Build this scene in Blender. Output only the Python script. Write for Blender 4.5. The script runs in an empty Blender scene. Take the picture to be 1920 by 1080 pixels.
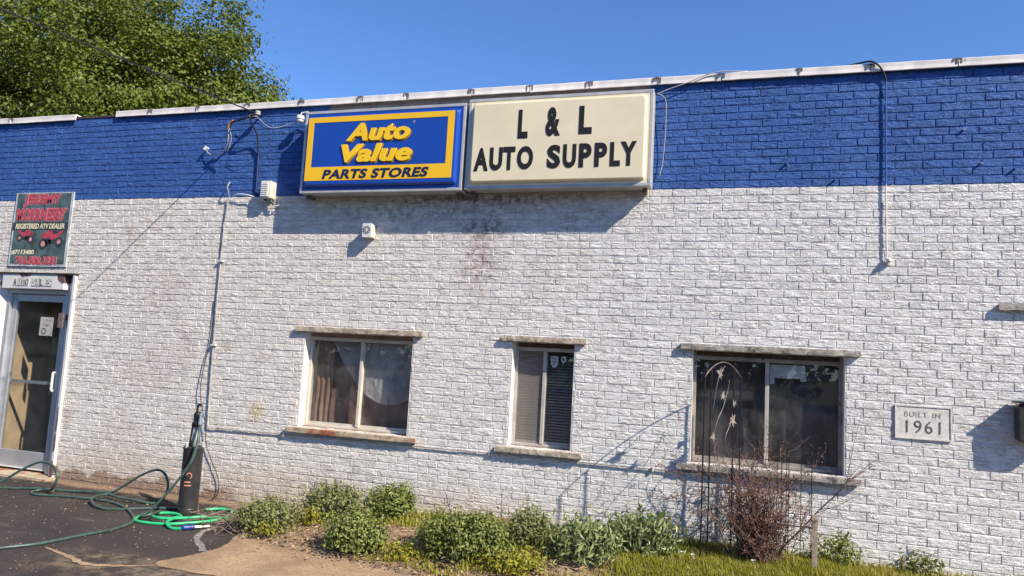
import bpy, math, random
import numpy as np
from mathutils import Vector, Matrix

random.seed(7)
RNG = np.random.default_rng(11)
scene = bpy.context.scene
COL = scene.collection

# ------------------------------------------------------------------ camera
YAW, PITCH, ROLL = 0.30163, 0.10273, 0.05557
CAM = Vector((0.0, -6.366, 1.6))
FPX = 1338.2                      # focal length in pixels of a 1920 px wide picture
fw = Vector((-math.sin(YAW) * math.cos(PITCH), math.cos(YAW) * math.cos(PITCH), math.sin(PITCH)))
r0 = Vector((math.cos(YAW), math.sin(YAW), 0))
u0 = r0.cross(fw)
rt = math.cos(ROLL) * r0 + math.sin(ROLL) * u0
up = -math.sin(ROLL) * r0 + math.cos(ROLL) * u0
cam_data = bpy.data.cameras.new('camera')
cam_data.sensor_width = 36.0
cam_data.lens = FPX / 1920 * 36.0
cam_data.clip_start = 0.05
cam_data.clip_end = 3000
cam = bpy.data.objects.new('camera', cam_data)
m = Matrix((rt, up, -fw)).transposed().to_4x4()
m.translation = CAM
cam.matrix_world = m
COL.objects.link(cam)
scene.camera = cam

# ------------------------------------------------------------------ sky, sun, exposure
KX, KZ = 2.08, 1.90               # shadow shift on the wall per metre of depth
sun_vec = Vector((KX, -1.0, KZ)).normalized()
SUN_EL = math.asin(sun_vec.z)
SUN_AZ = math.atan2(sun_vec.x, sun_vec.y)
world = bpy.data.worlds.new('World')
scene.world = world
world.use_nodes = True
wn = world.node_tree
bg = wn.nodes['Background']
sky = wn.nodes.new('ShaderNodeTexSky')
sky.sky_type = 'NISHITA'
sky.sun_disc = False
sky.sun_elevation = SUN_EL
sky.sun_rotation = SUN_AZ
sky.altitude = 200
sky.air_density = 0.8
sky.dust_density = 0.0
sky.ozone_density = 10.0
wn.links.new(sky.outputs[0], bg.inputs[0])
bg.inputs[1].default_value = 0.15
sun_data = bpy.data.lights.new('sun', 'SUN')
sun_data.energy = 5.0
sun_data.angle = math.radians(0.53)
sun_data.color = (1.0, 0.90, 0.75)
sun = bpy.data.objects.new('sun', sun_data)
sun.rotation_euler = (-sun_vec).to_track_quat('-Z', 'Y').to_euler()
COL.objects.link(sun)
vs = scene.view_settings
vs.view_transform = 'Standard'
vs.look = 'None'
vs.exposure = 0.62
vs.gamma = 1.0
vs.use_curve_mapping = False

# ------------------------------------------------------------------ node and material helpers
def node(nt, kind, **kw):
    n = nt.nodes.new(kind)
    for k, v in kw.items():
        if k in n.inputs:
            if hasattr(v, 'is_output') or isinstance(v, bpy.types.NodeSocket):
                nt.links.new(v, n.inputs[k])
            else:
                n.inputs[k].default_value = v
        else:
            setattr(n, k, v)
    return n

def wire(nt, a, b):
    nt.links.new(a, b)

def math_n(nt, op, a, b=None, clamp=False):
    n = nt.nodes.new('ShaderNodeMath')
    n.operation = op
    n.use_clamp = clamp
    for i, v in enumerate((a, b)):
        if v is None:
            continue
        if isinstance(v, bpy.types.NodeSocket):
            nt.links.new(v, n.inputs[i])
        else:
            n.inputs[i].default_value = v
    return n.outputs[0]

def mix_c(nt, fac, a, b, mode='MIX'):
    n = nt.nodes.new('ShaderNodeMix')
    n.data_type = 'RGBA'
    n.blend_type = mode
    for i, v in ((0, fac), (6, a), (7, b)):
        if isinstance(v, bpy.types.NodeSocket):
            nt.links.new(v, n.inputs[i])
        elif i == 0:
            n.inputs[0].default_value = v
        else:
            n.inputs[i].default_value = (*v[:3], 1)
    return n.outputs[2]

def noise(nt, vec, scale, detail=3, rough=0.55, dist=0.0):
    n = nt.nodes.new('ShaderNodeTexNoise')
    n.inputs['Scale'].default_value = scale
    n.inputs['Detail'].default_value = detail
    n.inputs['Roughness'].default_value = rough
    n.inputs['Distortion'].default_value = dist
    if vec is not None:
        nt.links.new(vec, n.inputs['Vector'])
    return n.outputs[0]

def mapping(nt, vec, sc=(1, 1, 1), loc=(0, 0, 0)):
    n = nt.nodes.new('ShaderNodeMapping')
    n.inputs['Scale'].default_value = sc
    n.inputs['Location'].default_value = loc
    nt.links.new(vec, n.inputs['Vector'])
    return n.outputs[0]

def smooth(nt, v, lo, hi, a=0.0, b=1.0):
    n = nt.nodes.new('ShaderNodeMapRange')
    n.interpolation_type = 'SMOOTHSTEP'
    nt.links.new(v, n.inputs[0])
    n.inputs[1].default_value = lo
    n.inputs[2].default_value = hi
    n.inputs[3].default_value = a
    n.inputs[4].default_value = b
    return n.outputs[0]

def new_mat(name):
    mt = bpy.data.materials.new(name)
    mt.use_nodes = True
    nt = mt.node_tree
    return mt, nt, nt.nodes['Principled BSDF']

def mat(name, col, rough=0.6, metal=0.0, var=0.15, scale=6.0, bump=0.0, bscale=60.0, spec=0.4, col2=None, c2lo=0.55, c2hi=0.7, c2scale=9.0):
    mt, nt, b = new_mat(name)
    geo = nt.nodes.new('ShaderNodeNewGeometry').outputs['Position']
    n1 = noise(nt, geo, scale, 4)
    dark = tuple(c * (1 - var) for c in col)
    lite = tuple(min(1, c * (1 + var)) for c in col)
    c = mix_c(nt, smooth(nt, n1, 0.3, 0.7), dark, lite)
    if col2:
        c = mix_c(nt, smooth(nt, noise(nt, geo, c2scale, 5, 0.65), c2lo, c2hi), c, col2)
    wire(nt, c, b.inputs['Base Color'])
    b.inputs['Roughness'].default_value = rough
    b.inputs['Metallic'].default_value = metal
    b.inputs['Specular IOR Level'].default_value = spec
    if bump:
        bp = nt.nodes.new('ShaderNodeBump')
        bp.inputs['Strength'].default_value = 0.8
        bp.inputs['Distance'].default_value = bump
        wire(nt, noise(nt, geo, bscale, 4), bp.inputs['Height'])
        wire(nt, bp.outputs[0], b.inputs['Normal'])
    return mt

def leaf_mat(name, ca, cb, trans=0.35, rough=0.5, cc=None):
    mt, nt, b = new_mat(name)
    g = nt.nodes.new('ShaderNodeNewGeometry')
    c = mix_c(nt, g.outputs['Random Per Island'], ca, cb)
    if cc:
        c = mix_c(nt, smooth(nt, g.outputs['Random Per Island'], 0.86, 0.88), c, cc)
    wire(nt, c, b.inputs['Base Color'])
    b.inputs['Roughness'].default_value = rough
    b.inputs['Specular IOR Level'].default_value = 0.35
    t = nt.nodes.new('ShaderNodeBsdfTranslucent')
    tc = mix_c(nt, 1.0, c, (1.25, 1.15, 0.55), 'MULTIPLY')
    wire(nt, tc, t.inputs[0])
    mx = nt.nodes.new('ShaderNodeMixShader')
    mx.inputs[0].default_value = trans
    wire(nt, b.outputs[0], mx.inputs[1])
    wire(nt, t.outputs[0], mx.inputs[2])
    wire(nt, mx.outputs[0], nt.nodes['Material Output'].inputs[0])
    return mt

def glass_mat(name, tint, ior=1.5, rough=0.0, dust=0.06):
    mt = bpy.data.materials.new(name)
    mt.use_nodes = True
    nt = mt.node_tree
    nt.nodes.clear()
    out = nt.nodes.new('ShaderNodeOutputMaterial')
    tr = nt.nodes.new('ShaderNodeBsdfTransparent')
    tr.inputs[0].default_value = (*tint, 1)
    gl = nt.nodes.new('ShaderNodeBsdfGlossy')
    gl.inputs['Roughness'].default_value = rough
    df = nt.nodes.new('ShaderNodeBsdfDiffuse')
    df.inputs[0].default_value = (0.55, 0.53, 0.5, 1)
    geo = nt.nodes.new('ShaderNodeNewGeometry').outputs['Position']
    gg = nt.nodes.new('ShaderNodeNewGeometry')
    dt = nt.nodes.new('ShaderNodeVectorMath')
    dt.operation = 'DOT_PRODUCT'
    wire(nt, gg.outputs['Incoming'], dt.inputs[0])
    wire(nt, gg.outputs['Normal'], dt.inputs[1])
    cosv = math_n(nt, 'ABSOLUTE', dt.outputs['Value'])
    f0 = ((ior - 1) / (ior + 1)) ** 2
    sch = math_n(nt, 'ADD', math_n(nt, 'MULTIPLY', math_n(nt, 'POWER', math_n(nt, 'SUBTRACT', 1.0, cosv), 5.0), 1 - f0), f0)
    m1 = nt.nodes.new('ShaderNodeMixShader')
    wire(nt, smooth(nt, noise(nt, geo, 4.0, 5), 0.35, 0.75, 0.0, dust), m1.inputs[0])
    wire(nt, tr.outputs[0], m1.inputs[1])
    wire(nt, df.outputs[0], m1.inputs[2])
    m2 = nt.nodes.new('ShaderNodeMixShader')
    wire(nt, sch, m2.inputs[0])
    wire(nt, m1.outputs[0], m2.inputs[1])
    wire(nt, gl.outputs[0], m2.inputs[2])
    wire(nt, m2.outputs[0], out.inputs[0])
    return mt

# ------------------------------------------------------------------ mesh helpers
class MB:
    def __init__(self):
        self.v = []
        self.f = []
    def add(self, vs, fs):
        o = len(self.v)
        self.v.extend([tuple(p) for p in vs])
        self.f.extend([tuple(i + o for i in q) for q in fs])
        return self
    def box(self, x0, x1, y0, y1, z0, z1):
        return self.add([(x0, y0, z0), (x1, y0, z0), (x1, y1, z0), (x0, y1, z0), (x0, y0, z1), (x1, y0, z1), (x1, y1, z1), (x0, y1, z1)],
                        [(0, 3, 2, 1), (4, 5, 6, 7), (0, 1, 5, 4), (1, 2, 6, 5), (2, 3, 7, 6), (3, 0, 4, 7)])
    def tube(self, pts, r, seg=8, r2=None, cap=True):
        pts = [Vector(p) for p in pts]
        n = len(pts)
        rad = [r if not isinstance(r, (list, tuple)) else r[i] for i in range(n)]
        if r2 is not None:
            rad = [r + (r2 - r) * i / max(1, n - 1) for i in range(n)]
        ref = Vector((0.13, 0.31, 0.94)).normalized()
        vs = []
        prev = None
        for i, p in enumerate(pts):
            t = (pts[min(i + 1, n - 1)] - pts[max(i - 1, 0)])
            if t.length < 1e-9:
                t = Vector((0, 0, 1))
            t.normalize()
            if prev is None:
                a = t.cross(ref)
                if a.length < 1e-3:
                    a = t.cross(Vector((1, 0, 0)))
            else:
                a = prev - t * prev.dot(t)
            a.normalize()
            prev = a
            b = t.cross(a)
            for k in range(seg):
                w = 2 * math.pi * k / seg
                vs.append(p + (a * math.cos(w) + b * math.sin(w)) * rad[i])
        fs = []
        for i in range(n - 1):
            for k in range(seg):
                k2 = (k + 1) % seg
                fs.append((i * seg + k, i * seg + k2, (i + 1) * seg + k2, (i + 1) * seg + k))
        if cap:
            fs.append(tuple(range(seg - 1, -1, -1)))
            fs.append(tuple((n - 1) * seg + k for k in range(seg)))
        return self.add(vs, fs)
    def lathe(self, prof, cx, cy, seg=24):
        vs = []
        for r, z in prof:
            for k in range(seg):
                w = 2 * math.pi * k / seg
                vs.append((cx + r * math.cos(w), cy + r * math.sin(w), z))
        fs = []
        for i in range(len(prof) - 1):
            for k in range(seg):
                k2 = (k + 1) % seg
                fs.append((i * seg + k, i * seg + k2, (i + 1) * seg + k2, (i + 1) * seg + k))
        fs.append(tuple(range(seg - 1, -1, -1)))
        fs.append(tuple((len(prof) - 1) * seg + k for k in range(seg)))
        return self.add(vs, fs)
    def plate(self, poly, y0, y1):
        """polygon given in (x, z), extruded from y0 (front) to y1 (back)"""
        n = len(poly)
        vs = [(x, y0, z) for x, z in poly] + [(x, y1, z) for x, z in poly]
        fs = [tuple(range(n)), tuple(range(2 * n - 1, n - 1, -1))]
        for i in range(n):
            j = (i + 1) % n
            fs.append((j, i, n + i, n + j))
        return self.add(vs, fs)
    def disc(self, cx, cz, r, y0, y1, seg=20):
        return self.plate([(cx + r * math.cos(2 * math.pi * k / seg), cz + r * math.sin(2 * math.pi * k / seg)) for k in range(seg)], y0, y1)
    def slab(self, x0, x1, y0, y1, z0, z1, nx, ny=3, nz=2, amp=0.004, sd=0):
        """a box with a rough, broken surface"""
        rg = np.random.default_rng(sd)
        def pt(i, j, k):
            e = (i in (0, nx)) + (j in (0, ny)) + (k in (0, nz))
            w = amp * (1.0 if e == 1 else 1.4)
            q = rg.uniform(-1, 1, 3) * w
            x = x0 + (x1 - x0) * i / nx + (q[0] if 0 < i < nx else -abs(q[0]) * (1 if i == nx else -1))
            y = y0 + (y1 - y0) * j / ny + (abs(q[1]) * (1.0 if j == 0 else 0) if j in (0, ny) else q[1])
            z = z0 + (z1 - z0) * k / nz + (abs(q[2]) if k == 0 else (-abs(q[2]) if k == nz else q[2]))
            return (x, y, z)
        ids = {}
        vs = []
        for i in range(nx + 1):
            for j in range(ny + 1):
                for k in range(nz + 1):
                    if i in (0, nx) or j in (0, ny) or k in (0, nz):
                        ids[(i, j, k)] = len(vs)
                        vs.append(pt(i, j, k))
        fs = []
        for i in range(nx):
            for j in range(ny):
                for k, fl in ((0, 1), (nz, 0)):
                    q = [ids[(i, j, k)], ids[(i + 1, j, k)], ids[(i + 1, j + 1, k)], ids[(i, j + 1, k)]]
                    fs.append(tuple(q[::-1] if fl else q))
        for i in range(nx):
            for k in range(nz):
                for j, fl in ((0, 0), (ny, 1)):
                    q = [ids[(i, j, k)], ids[(i + 1, j, k)], ids[(i + 1, j, k + 1)], ids[(i, j, k + 1)]]
                    fs.append(tuple(q[::-1] if fl else q))
        for j in range(ny):
            for k in range(nz):
                for i, fl in ((0, 1), (nx, 0)):
                    q = [ids[(i, j, k)], ids[(i, j + 1, k)], ids[(i, j + 1, k + 1)], ids[(i, j, k + 1)]]
                    fs.append(tuple(q[::-1] if fl else q))
        return self.add(vs, fs)

def world_loc(o):
    p = Vector((0, 0, 0))
    while o:
        p = p + o.location
        o = o.parent
    return p

def link_obj(name, me, material, parent=None, smooth_it=False, bevel=0.0):
    o = bpy.data.objects.new(name, me)
    COL.objects.link(o)
    if material is not None and not me.materials:
        me.materials.append(material)
    if smooth_it:
        me.polygons.foreach_set('use_smooth', [True] * len(me.polygons))
    if parent is not None:
        o.parent = parent
        if parent.type == 'EMPTY':
            o.matrix_parent_inverse = Matrix.Translation(-parent.location)
    if bevel:
        bm_ = o.modifiers.new('bevel', 'BEVEL')
        bm_.width = bevel
        bm_.segments = 2
        bm_.limit_method = 'ANGLE'
    return o

def build(name, mb, material, parent=None, smooth_it=False, bevel=0.0):
    me = bpy.data.meshes.new(name)
    me.from_pydata(mb.v, [], mb.f)
    me.update()
    return link_obj(name, me, material, parent, smooth_it, bevel)

def build_np(name, V, F, material, parent=None, smooth_it=False):
    """fast path: V (n,3) float array, F (m,k) index array"""
    me = bpy.data.meshes.new(name)
    n, mm, k = len(V), len(F), F.shape[1]
    me.vertices.add(n)
    me.vertices.foreach_set('co', np.ascontiguousarray(V, dtype=np.float32).ravel())
    me.loops.add(mm * k)
    me.loops.foreach_set('vertex_index', np.ascontiguousarray(F, dtype=np.int32).ravel())
    me.polygons.add(mm)
    me.polygons.foreach_set('loop_start', np.arange(0, mm * k, k, dtype=np.int32))
    me.polygons.foreach_set('loop_total', np.full(mm, k, dtype=np.int32))
    me.polygons.foreach_set('use_smooth', [bool(smooth_it)] * mm)
    me.update(calc_edges=True)
    me.validate()
    return link_obj(name, me, material, parent, smooth_it)

def tag(o, label, cat, group=None):
    o['label'] = label
    o['category'] = cat
    if group:
        o['group'] = group
    return o

def thing(name, loc, label, cat, group=None):
    o = bpy.data.objects.new(name, None)
    COL.objects.link(o)
    o.location = loc
    o.empty_display_size = 0.1
    return tag(o, label, cat, group)

def structure(o):
    o['kind'] = 'structure'
    return o

def text_mesh(name, body, rect, y, depth, material, parent, shear=0.0, bold=0.0, spacing=1.0, line=1.0, slope=0.0):
    """lettering fitted to rect = (x0, x1, z0, z1) on a vertical face looking towards -Y"""
    cu = bpy.data.curves.new(name, 'FONT')
    cu.body = body
    cu.shear = shear
    cu.offset = bold
    cu.space_character = spacing
    cu.space_line = line
    cu.resolution_u = 4
    cu.extrude = 0.05
    cu.align_x = 'CENTER'
    tmp = bpy.data.objects.new('lettering_source', cu)
    COL.objects.link(tmp)
    me = bpy.data.meshes.new_from_object(tmp)
    bpy.data.objects.remove(tmp)
    bpy.data.curves.remove(cu)
    n = len(me.vertices)
    co = np.empty(n * 3, dtype=np.float32)
    me.vertices.foreach_get('co', co)
    co = co.reshape(-1, 3)
    mn, mx = co.min(0), co.max(0)
    x0, x1, z0, z1 = rect
    out = np.empty_like(co)
    s = (co - mn) / np.maximum(mx - mn, 1e-6)
    out[:, 0] = x0 + s[:, 0] * (x1 - x0)
    out[:, 1] = y - s[:, 2] * depth
    out[:, 2] = z0 + s[:, 1] * (z1 - z0) + slope * (s[:, 0] - 0.5)
    me.vertices.foreach_set('co', out.ravel())
    me.materials.clear()
    me.update()
    return link_obj(name, me, material, parent)

def spline(pts, n=8):
    """Catmull-Rom through points"""
    P = [Vector(p) for p in pts]
    P = [P[0] * 2 - P[1]] + P + [P[-1] * 2 - P[-2]]
    out = []
    for i in range(1, len(P) - 2):
        a, b, c, d = P[i - 1], P[i], P[i + 1], P[i + 2]
        for k in range(n):
            t = k / n
            out.append(0.5 * ((2 * b) + (c - a) * t + (2 * a - 5 * b + 4 * c - d) * t * t + (3 * b - a - 3 * c + d) * t ** 3))
    out.append(P[-2])
    return out

def vnoise(x, y, seed):
    """value noise on arrays, 0..1"""
    xi, yi = np.floor(x).astype(np.int64), np.floor(y).astype(np.int64)
    xf, yf = x - xi, y - yi
    xf, yf = xf * xf * (3 - 2 * xf), yf * yf * (3 - 2 * yf)
    def h(a, b):
        n = (a * 374761393 + b * 668265263 + seed * 1442695041) & 0x7fffffff
        n = ((n ^ (n >> 13)) * 1274126177) & 0x7fffffff
        return ((n ^ (n >> 16)) & 0xffff) / 65535.0
    return (h(xi, yi) * (1 - xf) + h(xi + 1, yi) * xf) * (1 - yf) + (h(xi, yi + 1) * (1 - xf) + h(xi + 1, yi + 1) * xf) * yf

# ------------------------------------------------------------------ materials
ZB = 3.208                        # height of the line between the blue and the white paint

def wall_material():
    mt, nt, b = new_mat('painted_brick')
    geo = nt.nodes.new('ShaderNodeNewGeometry').outputs['Position']
    sep = nt.nodes.new('ShaderNodeSeparateXYZ')
    wire(nt, geo, sep.inputs[0])
    X, Z = sep.outputs[0], sep.outputs[2]
    flat = mapping(nt, geo, (1, 0.0, 1))
    # colours of the two coats
    n_big = noise(nt, flat, 1.3, 4, 0.6)
    n_mid = noise(nt, flat, 9.0, 5, 0.65)
    white = mix_c(nt, smooth(nt, n_big, 0.3, 0.72), (0.70, 0.685, 0.665), (0.78, 0.765, 0.74))
    # the left half is older paint: warmer, more worn, pinkish where the brick shows through
    left = smooth(nt, X, -0.8, -4.5)
    white = mix_c(nt, math_n(nt, 'MULTIPLY', left, 0.7), white, (0.76, 0.70, 0.625))
    pink_f = math_n(nt, 'MULTIPLY', smooth(nt, noise(nt, flat, 2.2, 6, 0.7), 0.52, 0.72), smooth(nt, X, -3.4, -5.0))
    pink_f = math_n(nt, 'MULTIPLY', pink_f, smooth(nt, n_mid, 0.35, 0.65, 0.2, 0.75))
    white = mix_c(nt, pink_f, white, (0.50, 0.36, 0.31))
    # grime specks
    speck = smooth(nt, noise(nt, mapping(nt, geo, (30, 0, 60)), 1.0, 4, 0.7), 0.62, 0.76, 0.0, 0.4)
    white = mix_c(nt, math_n(nt, 'MULTIPLY', speck, smooth(nt, n_big, 0.4, 0.7, 0.2, 1.0)), white, (0.33, 0.31, 0.29))
    def blob(cx, cz, rx, rz):
        v = mapping(nt, geo, (1 / rx, 0, 1 / rz), (-cx / rx, 0, -cz / rz))
        ln = nt.nodes.new('ShaderNodeVectorMath')
        ln.operation = 'LENGTH'
        wire(nt, v, ln.inputs[0])
        return smooth(nt, ln.outputs['Value'], 1.0, 0.15)
    def stain(base, cx, cz, rx, rz, col, amt, lo=0.38, hi=0.66, sc=16.0):
        f = math_n(nt, 'MULTIPLY', blob(cx, cz, rx, rz), smooth(nt, noise(nt, flat, sc, 5, 0.7), lo, hi, 0.0, amt))
        return mix_c(nt, f, base, col)
    white = stain(white, -2.33, 2.55, 0.30, 0.55, (0.30, 0.13, 0.09), 0.75)
    white = stain(white, -2.30, 2.86, 0.42, 0.16, (0.10, 0.08, 0.07), 0.8)
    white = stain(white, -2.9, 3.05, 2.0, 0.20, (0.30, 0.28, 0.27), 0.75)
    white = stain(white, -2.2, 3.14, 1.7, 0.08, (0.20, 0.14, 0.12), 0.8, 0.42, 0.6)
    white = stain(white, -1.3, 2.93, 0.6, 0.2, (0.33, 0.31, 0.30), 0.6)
    white = stain(white, -4.66, 0.95, 0.14, 0.13, (0.62, 0.49, 0.20), 0.7, 0.2, 0.6)
    white = stain(white, -6.05, 2.2, 0.5, 0.55, (0.47, 0.33, 0.28), 0.45)
    white = stain(white, -6.1, 1.3, 0.7, 0.6, (0.47, 0.33, 0.28), 0.40)
    white = stain(white, -6.4, 0.5, 0.6, 0.5, (0.50, 0.37, 0.30), 0.35)
    white = stain(white, -1.5, 2.45, 0.5, 0.35, (0.62, 0.56, 0.42), 0.5)
    # bare red brick along the foot of the wall by the door
    foot = math_n(nt, 'ADD', Z, math_n(nt, 'MULTIPLY', math_n(nt, 'SUBTRACT', noise(nt, flat, 5.0, 5, 0.7), 0.5), 0.5))
    bare = math_n(nt, 'MULTIPLY', smooth(nt, foot, 0.15, 0.08), smooth(nt, X, -4.6, -5.1))
    white = mix_c(nt, bare, white, (0.16, 0.060, 0.040))
    damp = math_n(nt, 'MULTIPLY', smooth(nt, foot, 0.55, 0.1, 0.0, 0.5), smooth(nt, X, -1.0, -2.5))
    white = mix_c(nt, damp, white, (0.52, 0.42, 0.31))
    blue = mix_c(nt, smooth(nt, n_big, 0.3, 0.7), (0.038, 0.106, 0.335), (0.054, 0.137, 0.395))
    blue = mix_c(nt, smooth(nt, n_mid, 0.6, 0.75, 0.0, 0.35), blue, (0.075, 0.16, 0.42))
    streak = smooth(nt, noise(nt, mapping(nt, geo, (16, 0, 1.1)), 1.0, 4, 0.6), 0.52, 0.74)
    blue = mix_c(nt, math_n(nt, 'MULTIPLY', streak, smooth(nt, Z, 3.5, 4.15, 0.12, 0.5)), blue, (0.085, 0.17, 0.38))
    white = mix_c(nt, math_n(nt, 'MULTIPLY', streak, smooth(nt, n_big, 0.4, 0.65, 0.02, 0.28)), white, (0.47, 0.44, 0.40))
    edge = math_n(nt, 'ADD', Z, math_n(nt, 'MULTIPLY', math_n(nt, 'SUBTRACT', noise(nt, mapping(nt, geo, (14, 0, 14)), 1.0, 4), 0.5), 0.034))
    isblue = smooth(nt, edge, ZB - 0.004, ZB + 0.001)
    # a bare strip of old brickwork right over the signs
    strip = math_n(nt, 'MULTIPLY', smooth(nt, Z, 4.085, 4.09), math_n(nt, 'MULTIPLY', smooth(nt, X, -4.12, -4.05), smooth(nt, X, -0.74, -0.78)))
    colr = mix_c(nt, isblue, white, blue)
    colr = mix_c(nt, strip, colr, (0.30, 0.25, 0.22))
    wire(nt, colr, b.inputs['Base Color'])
    b.inputs['Roughness'].default_value = 0.62
    b.inputs['Specular IOR Level'].default_value = 0.25
    # fine relief: broken, wavy horizontal ridges of a rough-textured brick
    wv = mapping(nt, geo, (17, 2, 60))
    h1 = noise(nt, wv, 1.0, 3, 0.6, 0.9)
    h2 = noise(nt, geo, 130.0, 3, 0.6)
    ridg = math_n(nt, 'ABSOLUTE', math_n(nt, 'SUBTRACT', h1, 0.5))
    pm = smooth(nt, noise(nt, mapping(nt, geo, (6.5, 1, 15)), 1.0, 2), 0.38, 0.62, 0.35, 1.0)
    hh = math_n(nt, 'ADD', math_n(nt, 'MULTIPLY', math_n(nt, 'MULTIPLY', ridg, pm), 2.6), math_n(nt, 'MULTIPLY', h2, 0.12))
    bp = nt.nodes.new('ShaderNodeBump')
    bp.inputs['Strength'].default_value = 1.0
    bp.inputs['Distance'].default_value = 0.0165
    wire(nt, hh, bp.inputs['Height'])
    wire(nt, bp.outputs[0], b.inputs['Normal'])
    return mt

M = {}
M['wall'] = wall_material()
M['stone'] = mat('tan_stone', (0.40, 0.34, 0.26), 0.85, var=0.25, scale=14, bump=0.006, bscale=70, col2=(0.24, 0.20, 0.16), c2lo=0.58, c2hi=0.75)
M['stone_grey'] = mat('weathered_concrete', (0.34, 0.31, 0.27), 0.9, var=0.3, scale=14, bump=0.006, bscale=70, col2=(0.10, 0.09, 0.08), c2lo=0.52, c2hi=0.66)
M['stone_rust'] = mat('rust_stained_stone', (0.44, 0.36, 0.25), 0.85, var=0.2, scale=10, bump=0.006, bscale=70, col2=(0.30, 0.10, 0.05), c2lo=0.46, c2hi=0.62, c2scale=4.5)
M['limestone'] = mat('limestone', (0.66, 0.63, 0.575), 0.85, var=0.12, scale=40, bump=0.002, bscale=160)
M['carved'] = mat('carved_shadow_grey', (0.36, 0.32, 0.28), 0.8, var=0.2, scale=40)
M['vinyl'] = mat('cream_vinyl', (0.56, 0.51, 0.43), 0.5, var=0.12, scale=7, col2=(0.36, 0.27, 0.2), c2lo=0.62, c2hi=0.75)
M['alu_tan'] = mat('tan_window_metal', (0.43, 0.40, 0.36), 0.45, var=0.15, scale=9)
M['alu_brown'] = mat('weathered_window_metal', (0.30, 0.27, 0.24), 0.5, var=0.25, scale=9, col2=(0.12, 0.07, 0.05), c2lo=0.6, c2hi=0.7)
M['alu'] = mat('aluminium', (0.50, 0.51, 0.52), 0.38, metal=0.55, var=0.1, scale=6)
M['steel'] = mat('bright_steel', (0.72, 0.72, 0.72), 0.25, metal=0.9, var=0.08, scale=20)
M['trim'] = mat('peeling_white_trim', (0.66, 0.64, 0.61), 0.6, var=0.08, scale=5, bump=0.001, bscale=40, col2=(0.17, 0.09, 0.085), c2lo=0.635, c2hi=0.645, c2scale=6.5)
M['trim_jamb'] = mat('peeling_white_jamb', (0.68, 0.66, 0.63), 0.6, var=0.08, scale=5, bump=0.001, bscale=40, col2=(0.17, 0.09, 0.085), c2lo=0.66, c2hi=0.67, c2scale=7)
def peel_material():
    mt, nt, b = new_mat('peeling_door_trim')
    geo = nt.nodes.new('ShaderNodeNewGeometry').outputs['Position']
    c = mix_c(nt, smooth(nt, noise(nt, geo, 4.0, 4), 0.3, 0.7), (0.60, 0.58, 0.55), (0.72, 0.70, 0.67))
    acc = None
    for (cx, cz, rx, rz) in ((-8.02, 2.315, 0.16, 0.07), (-7.42, 2.29, 0.24, 0.16), (-7.33, 1.80, 0.09, 0.16), (-7.30, 1.2, 0.035, 0.35), (-7.26, 0.55, 0.03, 0.5), (-7.28, 0.12, 0.09, 0.22), (-8.42, 2.2, 0.06, 0.08)):
        v = mapping(nt, geo, (1 / rx, 0, 1 / rz), (-cx / rx, 0, -cz / rz))
        ln = nt.nodes.new('ShaderNodeVectorMath')
        ln.operation = 'LENGTH'
        wire(nt, v, ln.inputs[0])
        f = smooth(nt, ln.outputs['Value'], 1.0, 0.2, 0.0, 0.36)
        acc = f if acc is None else math_n(nt, 'MAXIMUM', acc, f)
    tot = math_n(nt, 'ADD', noise(nt, mapping(nt, geo, (9, 0, 6)), 1.0, 6, 0.7), acc)
    c = mix_c(nt, smooth(nt, tot, 0.735, 0.75), c, (0.13, 0.065, 0.06))
    wire(nt, c, b.inputs['Base Color'])
    b.inputs['Roughness'].default_value = 0.6
    return mt
M['trim_peel'] = peel_material()
M['glass'] = glass_mat('window_glass', (0.94, 0.94, 0.93), 1.5, 0.0, 0.06)
M['glass_door'] = glass_mat('door_glass', (0.94, 0.95, 0.94), 1.5, 0.0, 0.03)
M['dark_room'] = mat('dim_plaster', (0.12, 0.11, 0.10), 0.9, var=0.2, scale=2)
M['plywood'] = mat('plywood', (0.50, 0.37, 0.24), 0.7, var=0.15, scale=5)
M['coping'] = mat('white_flashing', (0.78, 0.73, 0.67), 0.45, var=0.1, scale=5, bump=0.0015, bscale=14, col2=(0.28, 0.18, 0.13), c2lo=0.66, c2hi=0.78)
M['dark_wood'] = mat('tarred_wood', (0.06, 0.045, 0.035), 0.9, var=0.4, scale=20, bump=0.004, bscale=40)
M['clip'] = mat('rusty_clip', (0.16, 0.12, 0.10), 0.7, var=0.5, scale=60)
M['roof'] = mat('roof_felt', (0.06, 0.06, 0.06), 0.95, var=0.3, scale=5)
M['cabinet'] = mat('sign_cabinet_metal', (0.52, 0.51, 0.49), 0.42, metal=0.3, var=0.12, scale=7, col2=(0.30, 0.25, 0.2), c2lo=0.66, c2hi=0.8)
M['sign_blue'] = mat('blue_sign_plastic', (0.010, 0.062, 0.36), 0.25, var=0.04, scale=3, spec=0.5)
M['sign_yellow'] = mat('yellow_sign_plastic', (0.90, 0.52, 0.012), 0.3, var=0.04, scale=3, spec=0.5)
M['letter_yellow'] = mat('yellow_letter_plastic', (0.92, 0.58, 0.012), 0.3, var=0.04, scale=3, spec=0.5)
M['letter_amber'] = mat('amber_letter_shadow', (0.45, 0.23, 0.01), 0.4, var=0.05, scale=3)
M['letter_navy'] = mat('navy_lettering', (0.012, 0.022, 0.075), 0.4, var=0.05, scale=3)
M['sign_cream'] = mat('cream_sign_plastic', (0.77, 0.68, 0.47), 0.35, var=0.05, scale=2.2, spec=0.4)
M['letter_black'] = mat('worn_black_lettering', (0.016, 0.013, 0.014), 0.5, var=0.2, scale=20, col2=(0.30, 0.26, 0.18), c2lo=0.70, c2hi=0.74, c2scale=60)
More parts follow.
